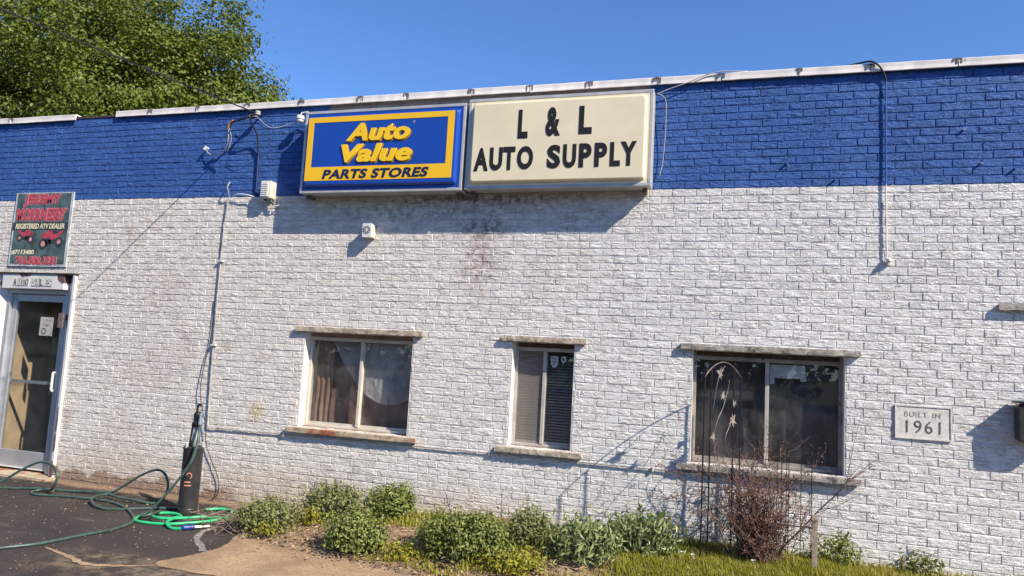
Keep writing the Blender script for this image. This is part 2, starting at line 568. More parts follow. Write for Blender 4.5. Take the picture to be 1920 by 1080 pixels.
M['white_plastic'] = mat('white_plastic', (0.68, 0.67, 0.64), 0.4, var=0.08, scale=12)
M['old_plastic'] = mat('aged_white_plastic', (0.60, 0.57, 0.48), 0.5, var=0.1, scale=15)
M['dark_grille'] = mat('dark_grille', (0.06, 0.075, 0.08), 0.5, var=0.2, scale=30)
M['grey_metal'] = mat('grey_conduit', (0.40, 0.39, 0.37), 0.5, var=0.2, scale=9)
M['black_cable'] = mat('black_cable', (0.018, 0.018, 0.02), 0.5, var=0.3, scale=9)
M['pale_cable'] = mat('pale_cable', (0.42, 0.41, 0.38), 0.5, var=0.15, scale=9)
M['old_pipe'] = mat('grimy_painted_pipe', (0.36, 0.345, 0.33), 0.6, var=0.3, scale=9)
M['shaded_pipe'] = mat('shadow_toned_pipe', (0.012, 0.03, 0.12), 0.5, var=0.15, scale=6)  # the shadow lying on this conduit is put into its dark blue colour
M['blue_pipe'] = mat('blue_painted_pipe', (0.035, 0.10, 0.34), 0.5, var=0.1, scale=6)
M['white_pipe'] = mat('white_painted_pipe', (0.63, 0.62, 0.60), 0.55, var=0.1, scale=8)
M['copper'] = mat('dull_copper', (0.26, 0.14, 0.09), 0.55, var=0.3, scale=30)
M['poster'] = mat('faded_poster_green', (0.075, 0.11, 0.105), 0.35, var=0.45, scale=9)
M['poster_dark'] = mat('poster_dark', (0.045, 0.045, 0.042), 0.4, var=0.2, scale=9)
M['poster_red'] = mat('poster_red', (0.50, 0.055, 0.075), 0.4, var=0.2, scale=22)
M['poster_pink'] = mat('poster_pale_red', (0.62, 0.28, 0.27), 0.4, var=0.2, scale=22)
M['poster_cream'] = mat('poster_cream', (0.80, 0.72, 0.46), 0.4, var=0.06, scale=22)
M['poster_edge'] = mat('poster_edge', (0.48, 0.50, 0.52), 0.4, var=0.25, scale=12)
M['letter_worn'] = mat('worn_stick_on_letter', (0.10, 0.09, 0.085), 0.6, var=0.3, scale=40)
M['letter_ghost'] = mat('pale_ghost_letter', (0.62, 0.61, 0.58), 0.6, var=0.1, scale=40)
M['ghost_back'] = mat('grey_letter_tile', (0.30, 0.285, 0.27), 0.6, var=0.25, scale=40)
M['curtain'] = mat('brown_curtain', (0.20, 0.135, 0.115), 0.85, var=0.25, scale=5)
M['curtain_light'] = mat('rust_curtain', (0.27, 0.18, 0.135), 0.85, var=0.25, scale=6)
M['film'] = None
M['blind'] = mat('taupe_blind', (0.33, 0.29, 0.26), 0.55, var=0.12, scale=5)
M['dark_sheet'] = mat('dark_plastic_sheet', (0.060, 0.060, 0.068), 0.35, var=0.35, scale=5, spec=0.5, bump=0.01, bscale=7)
M['paper'] = mat('white_paper', (0.55, 0.56, 0.58), 0.7, var=0.12, scale=14)
M['blue_cloth'] = mat('blue_cloth', (0.02, 0.08, 0.33), 0.8, var=0.2, scale=8)
M['iron'] = mat('dark_iron', (0.035, 0.028, 0.026), 0.45, metal=0.6, var=0.3, scale=25)
M['iron_old'] = mat('tarnished_iron', (0.20, 0.165, 0.14), 0.4, metal=0.5, var=0.3, scale=25)
M['iron_leaf'] = mat('pale_metal_leaf', (0.36, 0.30, 0.26), 0.4, metal=0.5, var=0.2, scale=25)
M['black_tank'] = mat('black_painted_steel', (0.030, 0.028, 0.028), 0.42, var=0.3, scale=10, spec=0.45, col2=(0.11, 0.10, 0.09), c2lo=0.63, c2hi=0.78, c2scale=14)
M['orange_print'] = mat('faded_orange_print', (0.55, 0.24, 0.14), 0.5, var=0.2, scale=20)
M['hose'] = mat('dark_green_hose', (0.045, 0.085, 0.07), 0.38, var=0.25, scale=12, spec=0.5)
M['hose_bright'] = mat('bright_green_hose', (0.03, 0.42, 0.17), 0.35, var=0.15, scale=12, spec=0.5)
M['blue_fitting'] = mat('blue_fitting', (0.02, 0.045, 0.22), 0.4, var=0.2, scale=30)
M['brass'] = mat('pale_brass', (0.52, 0.47, 0.38), 0.35, metal=0.6, var=0.1, scale=30)
M['stake'] = mat('weathered_wood', (0.34, 0.27, 0.20), 0.85, var=0.25, scale=25, bump=0.002, bscale=50)
M['twig'] = mat('red_brown_twig', (0.17, 0.112, 0.088), 0.75, var=0.45, scale=12)
M['twig_pale'] = mat('pale_dry_twig', (0.26, 0.19, 0.14), 0.8, var=0.4, scale=12)
M['bark'] = mat('tree_bark', (0.12, 0.10, 0.08), 0.9, var=0.35, scale=8, bump=0.02, bscale=18)
M['tree_leaf'] = leaf_mat('tree_leaf', (0.070, 0.105, 0.011), (0.185, 0.212, 0.028), 0.30, 0.45)
M['shrub_a'] = leaf_mat('shrub_leaf', (0.10, 0.14, 0.032), (0.30, 0.33, 0.095), 0.25)
M['shrub_b'] = leaf_mat('grey_green_leaf', (0.14, 0.165, 0.06), (0.30, 0.31, 0.13), 0.25)
M['shrub_c'] = leaf_mat('broad_leaf', (0.12, 0.17, 0.06), (0.37, 0.41, 0.20), 0.25, 0.35)
M['yellow_leaf'] = leaf_mat('yellow_green_leaf', (0.20, 0.22, 0.025), (0.42, 0.39, 0.05), 0.3)
M['grass'] = leaf_mat('grass_blade', (0.17, 0.195, 0.015), (0.38, 0.36, 0.035), 0.3, 0.5, (0.42, 0.34, 0.14))
M['dry_leaf'] = leaf_mat('dry_leaf', (0.20, 0.125, 0.07), (0.52, 0.39, 0.25), 0.15, 0.8)
M['red_leaf'] = leaf_mat('withered_red_leaf', (0.10, 0.040, 0.032), (0.27, 0.13, 0.095), 0.2, 0.7)

def film_material():
    mt, nt, b = new_mat('milky_film')
    geo = nt.nodes.new('ShaderNodeNewGeometry').outputs['Position']
    b.inputs['Base Color'].default_value = (0.55, 0.55, 0.57, 1)
    b.inputs['Roughness'].default_value = 0.3
    tr = nt.nodes.new('ShaderNodeBsdfTransparent')
    mx = nt.nodes.new('ShaderNodeMixShader')
    wire(nt, smooth(nt, noise(nt, mapping(nt, geo, (6, 6, 3)), 1.0, 4, 0.6, 1.0), 0.3, 0.7, 0.48, 0.85), mx.inputs[0])
    wire(nt, tr.outputs[0], mx.inputs[1])
    wire(nt, b.outputs[0], mx.inputs[2])
    wire(nt, mx.outputs[0], nt.nodes['Material Output'].inputs[0])
    bp = nt.nodes.new('ShaderNodeBump')
    bp.inputs['Distance'].default_value = 0.03
    wire(nt, noise(nt, mapping(nt, geo, (8, 8, 5)), 1.0, 3, 0.6, 1.5), bp.inputs['Height'])
    wire(nt, bp.outputs[0], b.inputs['Normal'])
    return mt
M['film'] = film_material()

def asphalt_material():
    mt, nt, b = new_mat('asphalt')
    geo = nt.nodes.new('ShaderNodeNewGeometry').outputs['Position']
    n1 = noise(nt, geo, 1.1, 5, 0.6)
    n2 = noise(nt, geo, 150, 3, 0.7)
    n3 = noise(nt, mapping(nt, geo, (3.0, 7.0, 1)), 1.0, 5, 0.65, 0.6)
    c = mix_c(nt, smooth(nt, n1, 0.3, 0.7), (0.040, 0.032, 0.029), (0.066, 0.053, 0.047))
    c = mix_c(nt, smooth(nt, n3, 0.55, 0.78, 0.0, 0.55), c, (0.15, 0.125, 0.105))
    c = mix_c(nt, smooth(nt, n2, 0.58, 0.75, 0.0, 0.55), c, (0.19, 0.17, 0.15))
    # worn, sandy patches near the kerb
    sx = nt.nodes.new('ShaderNodeSeparateXYZ')
    wire(nt, geo, sx.inputs[0])
    near = math_n(nt, 'MULTIPLY', smooth(nt, sx.outputs[1], -2.6, -2.1), smooth(nt, sx.outputs[1], -1.75, -2.05))
    near = math_n(nt, 'MULTIPLY', near, smooth(nt, sx.outputs[0], -5.0, -4.4))
    wall_side = smooth(nt, math_n(nt, 'ADD', sx.outputs[1], math_n(nt, 'MULTIPLY', n1, 0.25)), -0.10, 0.02)
    c = mix_c(nt, math_n(nt, 'MULTIPLY', near, smooth(nt, noise(nt, geo, 6, 5, 0.7), 0.40, 0.68, 0.0, 0.75)), c, (0.34, 0.255, 0.165))
    c = mix_c(nt, math_n(nt, 'MULTIPLY', wall_side, 0.8), c, (0.30, 0.20, 0.13))
    wire(nt, c, b.inputs['Base Color'])
    b.inputs['Roughness'].default_value = 0.9
    b.inputs['Specular IOR Level'].default_value = 0.25
    bp = nt.nodes.new('ShaderNodeBump')
    bp.inputs['Distance'].default_value = 0.006
    wire(nt, math_n(nt, 'ADD', n2, math_n(nt, 'MULTIPLY', n3, 1.5)), bp.inputs['Height'])
    wire(nt, bp.outputs[0], b.inputs['Normal'])
    return mt
M['asphalt'] = asphalt_material()
M['apron'] = mat('sandy_concrete', (0.36, 0.245, 0.145), 0.95, var=0.25, scale=3, bump=0.008, bscale=120, col2=(0.19, 0.13, 0.08), c2lo=0.48, c2hi=0.68, c2scale=55)
M['soil'] = mat('dry_soil', (0.30, 0.205, 0.13), 0.95, var=0.35, scale=12, bump=0.02, bscale=45, col2=(0.13, 0.085, 0.05), c2lo=0.5, c2hi=0.7, c2scale=22)
M['field'] = mat('rough_grass_ground', (0.075, 0.095, 0.035), 0.95, var=0.3, scale=0.5)
M['worn_line'] = mat('worn_pale_line', (0.22, 0.20, 0.18), 0.95, var=0.5, scale=40, bump=0.004, bscale=90)

# ------------------------------------------------------------------ ground
structure(build('ground', MB().add([(-700, -700, -0.012), (700, -700, -0.012), (700, 700, -0.012), (-700, 700, -0.012)], [(0, 1, 2, 3)]), M['field']))
structure(build('asphalt_lot', MB().add([(-40, -30, 0), (40, -30, 0), (40, 0.02, 0), (-40, 0.02, 0)], [(0, 1, 2, 3)]), M['asphalt']))

def sstep(a, b, x):
    t = np.clip((x - a) / (b - a), 0, 1)
    return t * t * (3 - 2 * t)

EDGE_X = np.array([-4.85, -4.6, -4.3, -4.05, -3.5, -3.03, -2.24, -1.0, 1.0, 5.0])
EDGE_Y = np.array([0.0, -0.35, -0.75, -0.98, -1.16, -1.27, -1.39, -1.5, -1.55, -1.6])
def edge_y(x):
    return np.interp(x, EDGE_X, EDGE_Y)

def bed_z(x, y):
    x = np.asarray(x, float)
    y = np.asarray(y, float)
    base = 0.145 * sstep(-4.6, -1.9, x) * sstep(0.0, 0.75, (y - edge_y(x)))
    rough = 0.028 * (vnoise(x * 4, y * 4, 3) - 0.35) + 0.014 * (vnoise(x * 13, y * 13, 5) - 0.5)
    return 0.012 + base + rough * sstep(0.0, 0.15, y - edge_y(x)) + 0.015 * sstep(0, 0.1, y - edge_y(x))

nx, ny = 230, 34
xs = np.linspace(-4.8, 4.9, nx)
V = []
for j in range(ny):
    t = j / (ny - 1)
    yy = edge_y(xs) * (1 - t) + 0.01 * t + (0.02 * (vnoise(xs * 6, xs * 0 + 9, 4) - 0.5) if j == 0 else 0)
    zz = bed_z(xs, yy) if j else np.full(nx, 0.002)
    V.append(np.stack([xs, yy, zz], -1))
V = np.concatenate(V)
F = np.array([(j * nx + i, j * nx + i + 1, (j + 1) * nx + i + 1, (j + 1) * nx + i) for j in range(ny - 1) for i in range(nx - 1)])
structure(build_np('planting_bed', V, F, M['soil'], smooth_it=True))

# sandy concrete apron in front of the bed
ax = np.linspace(-4.0, 5.0, 120)
outline = [(x, y) for x, y in zip(ax, edge_y(ax) + 0.03)]
bx_ = np.linspace(5.0, -3.8, 160)
by_ = np.interp(bx_, [-3.8, -3.4, -2.5, 5.0], [-2.03, -2.03, -2.12, -2.3]) + 0.05 * (vnoise(bx_ * 5, bx_ * 0, 8) - 0.5) + 0.02 * (vnoise(bx_ * 23, bx_ * 0, 18) - 0.5)
outline += list(zip(bx_, by_))
for q in spline([(-3.88, -2.02, 0), (-3.97, -1.93, 0), (-3.90, -1.72, 0), (-3.85, -1.5, 0), (-3.87, -1.3, 0), (-3.96, -1.12, 0)], 9):
    outline.append((q.x + random.uniform(-0.010, 0.010), q.y))
structure(build('concrete_apron', MB().add([(x, y, 0.005) for x, y in outline[::-1]], [tuple(range(len(outline)))]), M['apron']))

# pale worn curve in the asphalt
pts = spline([(-4.25, -0.78, 0), (-4.31, -0.93, 0), (-4.29, -1.1, 0), (-4.18, -1.29, 0), (-4.0, -1.45, 0), (-3.89, -1.56, 0)], 6)
mb = MB()
for i, pnt in enumerate(pts):
    t = (pts[min(i + 1, len(pts) - 1)] - pts[max(0, i - 1)]).normalized()
    w = 0.026 + 0.006 * math.sin(i * 0.9) + random.uniform(-0.003, 0.003)
    q = Vector((-t.y, t.x, 0)) * w
    mb.v += [tuple(pnt + q + Vector((0, 0, 0.0045))), tuple(pnt - q + Vector((0, 0, 0.0045)))]
    if i:
        mb.f.append((2 * i - 2, 2 * i - 1, 2 * i + 1, 2 * i))
structure(build('worn_asphalt_line', mb, M['worn_line']))
mb = MB()
sp = spline([(-4.95, -2.02, 0), (-4.6, -2.12, 0), (-4.35, -2.2, 0), (-4.1, -2.12, 0), (-3.92, -2.0, 0)], 6)
for i, pnt in enumerate(sp):
    w = 0.008 + 0.03 * math.sin(math.pi * i / (len(sp) - 1)) * (0.6 + 0.4 * math.sin(i * 2.3))
    mb.v += [(pnt.x, pnt.y + w, 0.0045), (pnt.x, pnt.y - w, 0.0045)]
    if i:
        mb.f.append((2 * i - 2, 2 * i - 1, 2 * i + 1, 2 * i))
structure(build('sandy_seam', mb, M['apron']))

# ------------------------------------------------------------------ the building
BX0, BX1 = -11.2, 5.0
building = thing('brick_building', (-3.0, 0.0, 0.0), 'long low brick building painted white below and royal blue above', 'building')

OPEN = [(-8.541, -7.234, -0.1, 2.319), (-4.165, -2.95, 0.832, 1.787), (-1.946, -1.349, 0.832, 1.787), (-0.32, 0.89, 0.832, 1.787)]
STONE = (1.243, 1.646, 1.17, 1.437)
TOPZ = 4.19

# wall core with its real openings, cut into a grid of blocks
gx = sorted(set([BX0, BX1] + [v for o in OPEN for v in o[:2]]))
mb = MB()
for a, b in zip(gx[:-1], gx[1:]):
    cur = -0.3
    spans = [(o[2], o[3]) for o in OPEN if o[0] <= a + 1e-6 and o[1] >= b - 1e-6]
    for lo, hi in sorted(spans):
        if lo > cur:
            mb.box(a, b, 0.0, 0.28, cur, lo)
        cur = hi
    mb.box(a, b, 0.0, 0.28, cur, TOPZ)
wall = build('wall', mb, M['wall'], building)

# bricks -------------------------------------------------------------
CH, BL = 0.0677, 0.2088
def brick_relief(nx_, ny_, L, H, seed):
    """front face grid of one rough brick with a sloping rim"""
    u = np.linspace(0, 1, nx_ + 1)
    v = np.linspace(0, 1, ny_ + 1)
    U, Vv = np.meshgrid(u, v)
    wob = (vnoise(U * 2.2, Vv * 1.0, seed + 50) - 0.5) * 1.6
    h = vnoise(U * L / 0.05, Vv * 3.4 + wob, seed) * 0.6 + vnoise(U * L / 0.02, Vv * 6 + wob, seed + 9) * 0.4
    inset = 0.0022
    x = -L / 2 + inset + U * (L - 2 * inset)
    z = -H / 2 + inset + Vv * (H - 2 * inset)
    patch = 0.35 + 0.65 * sstep(0.35, 0.6, vnoise(U * 1.6 + 3, Vv * 0.8 + 3, seed + 77))
    edge_ = np.minimum(np.minimum(U, 1 - U) * L / H, np.minimum(Vv, 1 - Vv))
    t = -(0.0038 + 0.0100 * (h - 0.42) * patch * sstep(0.0, 0.12, edge_ + 0.03))
    front = np.stack([x, t, z], -1).reshape(-1, 3)
    ring = [(i, 0) for i in range(nx_)] + [(nx_, j) for j in range(ny_)] + [(i, ny_) for i in range(nx_, 0, -1)] + [(0, j) for j in range(ny_, 0, -1)]
    back = np.array([(-L / 2 + L * i / nx_, 0.0012, -H / 2 + H * j / ny_) for i, j in ring])
    n0 = len(front)
    V_ = np.concatenate([front, back])
    idx = lambda i, j: j * (nx_ + 1) + i
    F_ = [(idx(i, j), idx(i + 1, j), idx(i + 1, j + 1), idx(i, j + 1)) for j in range(ny_) for i in range(nx_)]
    R = len(ring)
    for k in range(R):
        a, b_ = ring[k], ring[(k + 1) % R]
        F_.append((n0 + k, n0 + (k + 1) % R, idx(*b_), idx(*a)))
    return V_, np.array(F_)

JT = 0.0065
NVAR = 28
VARS = [brick_relief(11, 6, BL - JT, CH - JT, 100 + 7 * k) for k in range(NVAR)]

def project(x, y, z):
    d = Vector((x, y, z)) - CAM
    zc = d.dot(fw)
    return 960 + FPX * d.dot(rt) / zc, 540 - FPX * d.dot(up) / zc, zc

def clip_spans(x0, x1, z0, z1):
    spans = [(x0, x1)]
    for (a, b, lo, hi) in OPEN + [STONE]:
        if z1 - 0.012 <= lo or z0 + 0.012 >= hi:
            continue
        out = []
        for s, e in spans:
            if e <= a or s >= b:
                out.append((s, e))
                continue
            if s < a - 0.012:
                out.append((s, a - 0.001))
            if e > b + 0.012:
                out.append((b + 0.001, e))
        spans = out
    return spans

cells = []
rows = range(-47, 15)
for r in rows:
    z0 = ZB + r * CH
    if z0 + CH < -0.03 or z0 + CH > TOPZ + 0.02:
        continue
    off = (0.5 * BL if r % 2 else 0.0) + random.uniform(-0.012, 0.012)
    k0 = int((BX0 - off) / BL) - 1
    x = off + k0 * BL
    while x < BX1:
        w = BL + random.uniform(-0.004, 0.004)
        a, b = max(x, BX0), min(x + w, BX1)
        if b - a > 0.03:
            for s, e in clip_spans(a, b, z0, z0 + CH):
                if e - s > 0.022:
                    cells.append((s, e, z0, e - s > 0.19))
        x += w
def area(c):
    if not c[3]:
        return 0
    cx, cz = (c[0] + c[1]) / 2, c[2] + CH / 2
    px, py, zc = project(cx, 0, cz)
    if not (20 < px < 1905 and 8 < py < 1050):
        return 0
    return px
cells.sort(key=area, reverse=True)
brick_meshes = []
for V_, F_ in VARS[:14]:
    me = bpy.data.meshes.new('brick')
    me.from_pydata([tuple(p) for p in V_], [], [tuple(f) for f in F_])
    me.materials.append(M['wall'])
    me.update()
    brick_meshes.append(me)
for i, (s, e, z0, full) in enumerate(cells[:300]):
    o = bpy.data.objects.new('brick', brick_meshes[random.randrange(14)])
    COL.objects.link(o)
    o.parent = wall
    o.matrix_parent_inverse = Matrix.Identity(4)
    o.location = ((s + e) / 2, random.uniform(-0.0018, 0.0012), z0 + CH / 2 + random.uniform(-0.0012, 0.0012))
    o.scale = ((e - s - JT) / (BL - JT), 1, random.uniform(0.97, 1.03))
    o.rotation_euler = (random.uniform(-0.012, 0.012), random.uniform(-0.005, 0.005), random.uniform(-0.006, 0.006))
VV, FF = [], []
cnt = 0
for (s, e, z0, full) in cells[300:]:
    V_, F_ = VARS[random.randrange(NVAR)]
    sx_ = (e - s - JT) / (BL - JT)
    q = V_ * np.array([sx_, 1, random.uniform(0.97, 1.03)])
    q = q + np.array([(s + e) / 2, random.uniform(-0.0018, 0.0012), z0 + CH / 2 + random.uniform(-0.0012, 0.0012)])
    q[:, 1] += (q[:, 2] - z0 - CH / 2) * random.uniform(-0.02, 0.02)
    VV.append(q)
    FF.append(F_ + cnt)
    cnt += len(V_)
rest = build_np('bricks', np.concatenate(VV), np.concatenate(FF), M['wall'], wall)
rest['kind'] = 'stuff'

# shell behind the front wall
build('side_wall', MB().box(BX0, BX0 + 0.25, 0.28, 9.0, -0.2, TOPZ), M['stone_grey'], building)
build('side_wall', MB().box(BX1 - 0.25, BX1, 0.28, 9.0, -0.2, TOPZ), M['stone_grey'], building)
build('back_wall', MB().box(BX0 + 0.25, BX1 - 0.25, 8.75, 9.0, -0.2, TOPZ), M['stone_grey'], building)
build('roof', MB().box(BX0 + 0.25, BX1 - 0.25, 0.28, 8.75, 3.85, 4.0), M['roof'], building)
build('floor', MB().box(BX0 + 0.25, BX1 - 0.25, 0.282, 8.75, -0.15, 0.05), M['dark_room'], building)
build('interior_wall', MB().box(-8.45, -8.375, 0.17, 2.2, 0.05, 2.6), M['plywood'], building)
build('interior_wall', MB().box(-6.6, -6.5, 0.29, 4.0, 0.05, 3.8), M['dark_room'], building)
build('interior_wall', MB().box(-10.9, -6.6, 3.6, 3.7, 0.05, 3.8), M['dark_room'], building)

# coping: white flashing sections, one of them missing
build('parapet_nailer', MB().slab(BX0, BX1, -0.012, 0.30, TOPZ + 0.001, TOPZ + 0.032, 120, 2, 1, 0.004, 3), M['dark_wood'], building)
jx = [-10.7, -10.1, -9.5, -8.55, -7.52, -6.92, -6.42, -5.75, -5.1, -4.42, -3.72, -3.2, -2.5, -1.9, -1.32, -0.7, -0.14, 0.5, 1.06, 1.7, 2.35, 3.0, 3.6, 4.2, 5.0]
for i, (a, b) in enumerate(zip(jx[:-1], jx[1:])):
    if i == 4:
        continue
    dz = random.uniform(-0.004, 0.004)
    dy = random.uniform(-0.003, 0.004)
    mb = MB()
    nseg = 8
    prof = [(-0.030, 4.176), (-0.034, 4.172), (-0.042, 4.176), (-0.040, 4.206), (-0.042, 4.238), (-0.034, 4.244), (0.31, 4.240), (0.31, 4.226), (-0.028, 4.230)]
    vs = []
    rg = np.random.default_rng(40 + i)
    for k in range(nseg + 1):
        xx = a + 0.004 + (b - a - 0.008) * k / nseg
        wv = rg.uniform(-0.0022, 0.0022)
        for y_, z_ in prof:
            vs.append((xx, y_ + dy + wv, z_ + dz + wv))
    np_ = len(prof)
    fs = [(k * np_ + j, k * np_ + (j + 1) % np_, (k + 1) * np_ + (j + 1) % np_, (k + 1) * np_ + j) for k in range(nseg) for j in range(np_)]
    fs = [f[::-1] for f in fs] + [tuple(range(np_)), tuple(nseg * np_ + j for j in range(np_ - 1, -1, -1))]
    mb.add(vs, fs)
    build('coping_section', mb, M['coping'], building)
    if i != 3:
        c = MB()
        for dx in (-0.03, -0.005, 0.028):
            if random.random() < 0.8:
                h = random.uniform(0.02, 0.05)
                xx = b + dx + random.uniform(-0.006, 0.006)
                c.box(xx - 0.004, xx + 0.005, -0.0475, -0.036, 4.236 - h, 4.238)
        c.box(b - 0.022, b + 0.020, -0.0462, -0.036, 4.229, 4.2405)
        build('coping_clip', c, M['clip'], building)

# windows ------------------------------------------------------------
def window(x0, x1, mull, fm, sill_m, lint_m, sd, fw_=0.034):
    z0, z1 = 0.832, 1.787
    fr = MB()
    ya, yb = 0.105, 0.165
    fr.box(x0, x0 + fw_, ya, yb, z0 + 0.004, z1)
    fr.box(x1 - fw_, x1, ya, yb, z0 + 0.004, z1)
    fr.box(x0 + fw_, x1 - fw_, ya + 0.002, yb, z0 + 0.004, z0 + 0.03)
    fr.box(x0 + fw_, x1 - fw_, ya + 0.002, yb, z1 - 0.075, z1 - 0.040)
    w = build('window', fr, fm, building, bevel=0.003)
    build('header', MB().box(x0 + fw_, x1 - fw_, ya - 0.02, yb, z1 - 0.038, z1 - 0.001), M['dark_wood'] if sd != 1 else M['curtain'], w)
    build('meeting_stile', MB().box(mull - 0.016, mull + 0.016, ya - 0.004, yb - 0.012, z0 + 0.03, z1 - 0.075), M['vinyl'] if sd == 1 else M['alu_tan'], w, bevel=0.003)
    build('sash_rail', MB().box(x0 + fw_ + 0.001, mull - 0.017, ya + 0.02, yb - 0.004, z0 + 0.031, z0 + 0.052), fm, w)
    build('sash_rail', MB().box(mull + 0.017, x1 - fw_ - 0.001, ya + 0.03, yb + 0.004, z0 + 0.031, z0 + 0.052), fm, w)
    build('pane', MB().box(x0 + fw_, mull - 0.015, 0.132, 0.136, z0 + 0.03, z1 - 0.075), M['glass'], w)
    build('pane', MB().box(mull + 0.015, x1 - fw_, 0.142, 0.146, z0 + 0.03, z1 - 0.075), M['glass'], w)
    s = MB().slab(x0 - 0.105, x1 + 0.112, -0.062, 0.0, 0.778, 0.828, 34, 2, 2, 0.0045, sd)
    s.slab(x0 + 0.001, x1 - 0.001, 0.0005, 0.2, 0.79, 0.834, 24, 3, 1, 0.003, sd + 9)
    build('sill', s, sill_m, w)
    build('lintel', MB().slab(x0 - 0.10, x1 + 0.108, -0.047, 0.02, 1.789, 1.843, 34, 2, 2, 0.0055, sd + 20), lint_m, w)
    build('jamb_lining', MB().box(x0 + 0.0005, x0 + 0.006, -0.002, 0.104, z0 + 0.006, z1 - 0.002), M['trim_jamb'], w)
    build('jamb_lining', MB().box(x1 - 0.006, x1 - 0.0005, -0.002, 0.104, z0 + 0.006, z1 - 0.002), M['trim_jamb'], w)
    return w

w1 = window(-4.165, -2.95, -3.555, M['vinyl'], M['stone_rust'], M['stone'], 1)
w2 = window(-1.946, -1.349, -1.653, M['alu_tan'], M['stone'], M['stone'], 2)
w3 = window(-0.32, 0.89, 0.296, M['alu_brown'], M['stone_grey'], M['stone_grey'], 3)
w1['label'] = 'sliding window with brown curtain and rust-stained sill'
w2['label'] = 'narrow sliding window with a horizontal blind'
w3['label'] = 'wide dark sliding window behind the garden trellis'

# cloth helper: a hanging sheet with vertical folds
def cloth(name, x0, x1, z0f, z1, y, amp, freq, material, nx_=60, nz_=24, sd=0):
    u = np.linspace(0, 1, nx_ + 1)
    v = np.linspace(0, 1, nz_ + 1)
    U, Vv = np.meshgrid(u, v)
    Xc = x0 + (x1 - x0) * U
    lo = z0f(U) if callable(z0f) else np.full_like(U, z0f)
    Zc = z1 + (lo - z1) * Vv
    Yc = y + amp * np.sin(U * freq + 2.2 * vnoise(U * 5, Vv * 1.5, sd)) * (0.4 + 0.6 * Vv) + amp * 1.2 * (vnoise(U * 9, Vv * 5, sd + 3) - 0.5)
    V_ = np.stack([Xc, Yc, Zc], -1).reshape(-1, 3)
    F_ = np.array([(j * (nx_ + 1) + i, (j + 1) * (nx_ + 1) + i, (j + 1) * (nx_ + 1) + i + 1, j * (nx_ + 1) + i + 1) for j in range(nz_) for i in range(nx_)])
    return build_np(name, V_, F_, material, None, True)

tag(cloth('curtain', -4.2, -2.9, 0.80, 1.80, 0.255, 0.016, 26, M['curtain'], sd=4), 'dull brown curtain closing the window with the rust-stained sill', 'curtain')
tag(cloth('curtain', -4.14, -3.92, 0.80, 1.80, 0.205, 0.014, 22, M['curtain_light'], 40, 24, 6), 'rust brown gathered curtain at the left edge of the rust-silled window', 'curtain')
tag(cloth('plastic_sheet', -3.93, -2.90, lambda U: 1.10 + 0.60 * np.abs((U - 0.64) / 0.64) ** 2.0, 1.78, 0.19, 0.008, 9, M['film'], 50, 30, 8), 'milky plastic sheet sagging in a curve behind the rust-silled window', 'plastic sheet')
def screen_material():
    mt, nt, b = new_mat('insect_mesh')
    b.inputs['Base Color'].default_value = (0.31, 0.275, 0.25, 1)
    b.inputs['Roughness'].default_value = 0.8
    tr_ = nt.nodes.new('ShaderNodeBsdfTransparent')
    mx = nt.nodes.new('ShaderNodeMixShader')
    mx.inputs[0].default_value = 0.3
    wire(nt, tr_.outputs[0], mx.inputs[1])
    wire(nt, b.outputs[0], mx.inputs[2])
    wire(nt, mx.outputs[0], nt.nodes['Material Output'].inputs[0])
    return mt
M['screen'] = screen_material()
build('insect_screen', MB().box(-1.91, -1.67, 0.1185, 0.1192, 0.865, 1.71), M['screen'], w2)
blind = thing('window_blind', (-1.65, 0.235, 0.84), 'taupe horizontal slat blind in the narrow window', 'blind')
for k in range(34):
    z = 0.868 + k * 0.0265
    build('slat', MB().add([(-1.92, 0.172, z), (-1.375, 0.172, z), (-1.375, 0.188, z + 0.0165), (-1.92, 0.188, z + 0.0165)], [(0, 1, 2, 3)]), M['blind'], blind)
build('head_rail', MB().box(-1.925, -1.37, 0.167, 0.20, 1.772, 1.80), M['blind'], blind)
for k, xx in enumerate((-1.85, -1.45)):
    build('ladder_cord', MB().tube([(xx, 0.1695, 0.865), (xx, 0.1695, 1.775)], 0.0012, 4), M['pale_cable'], blind)
st = MB().plate([(-1.605, 1.672), (-1.535, 1.672), (-1.535, 1.60), (-1.553, 1.572), (-1.57, 1.565), (-1.587, 1.572), (-1.605, 1.60)], 0.1395, 0.1412)
sto = tag(build('sticker', st, M['paper']), 'pale shield-shaped sticker on the narrow window', 'sticker')
build('sticker_print', MB().box(-1.594, -1.546, 0.1386, 0.1393, 1.645, 1.66).plate([(-1.592, 1.628), (-1.548, 1.628), (-1.57, 1.585)], 0.1386, 0.1393), M['ghost_back'], sto)
rs = MB()
ring = [(math.cos(2 * math.pi * k / 20), math.sin(2 * math.pi * k / 20)) for k in range(20)]
for k in range(20):
    a, b = ring[k], ring[(k + 1) % 20]
    rs.add([(-1.484 + 0.026 * a[0], 0.1400, 1.645 + 0.030 * a[1]), (-1.484 + 0.026 * b[0], 0.1400, 1.645 + 0.030 * b[1]), (-1.484 + 0.012 * b[0], 0.1400, 1.645 + 0.014 * b[1]), (-1.484 + 0.012 * a[0], 0.1400, 1.645 + 0.014 * a[1])], [(0, 1, 2, 3)])
tag(build('sticker', rs, M['paper']), 'small round ring sticker on the narrow window', 'sticker')
tag(cloth('plastic_sheet', -0.34, 0.30, 0.80, 1.82, 0.235, 0.018, 17, M['dark_sheet'], 70, 34, 12), 'dark wrinkled plastic sheet in the left half of the wide window', 'plastic sheet')
tag(cloth('plastic_sheet', 0.30, 0.91, 0.80, 1.82, 0.215, 0.012, 11, M['dark_sheet'], 70, 34, 15), 'dark wrinkled plastic sheet in the right half of the wide window', 'plastic sheet')
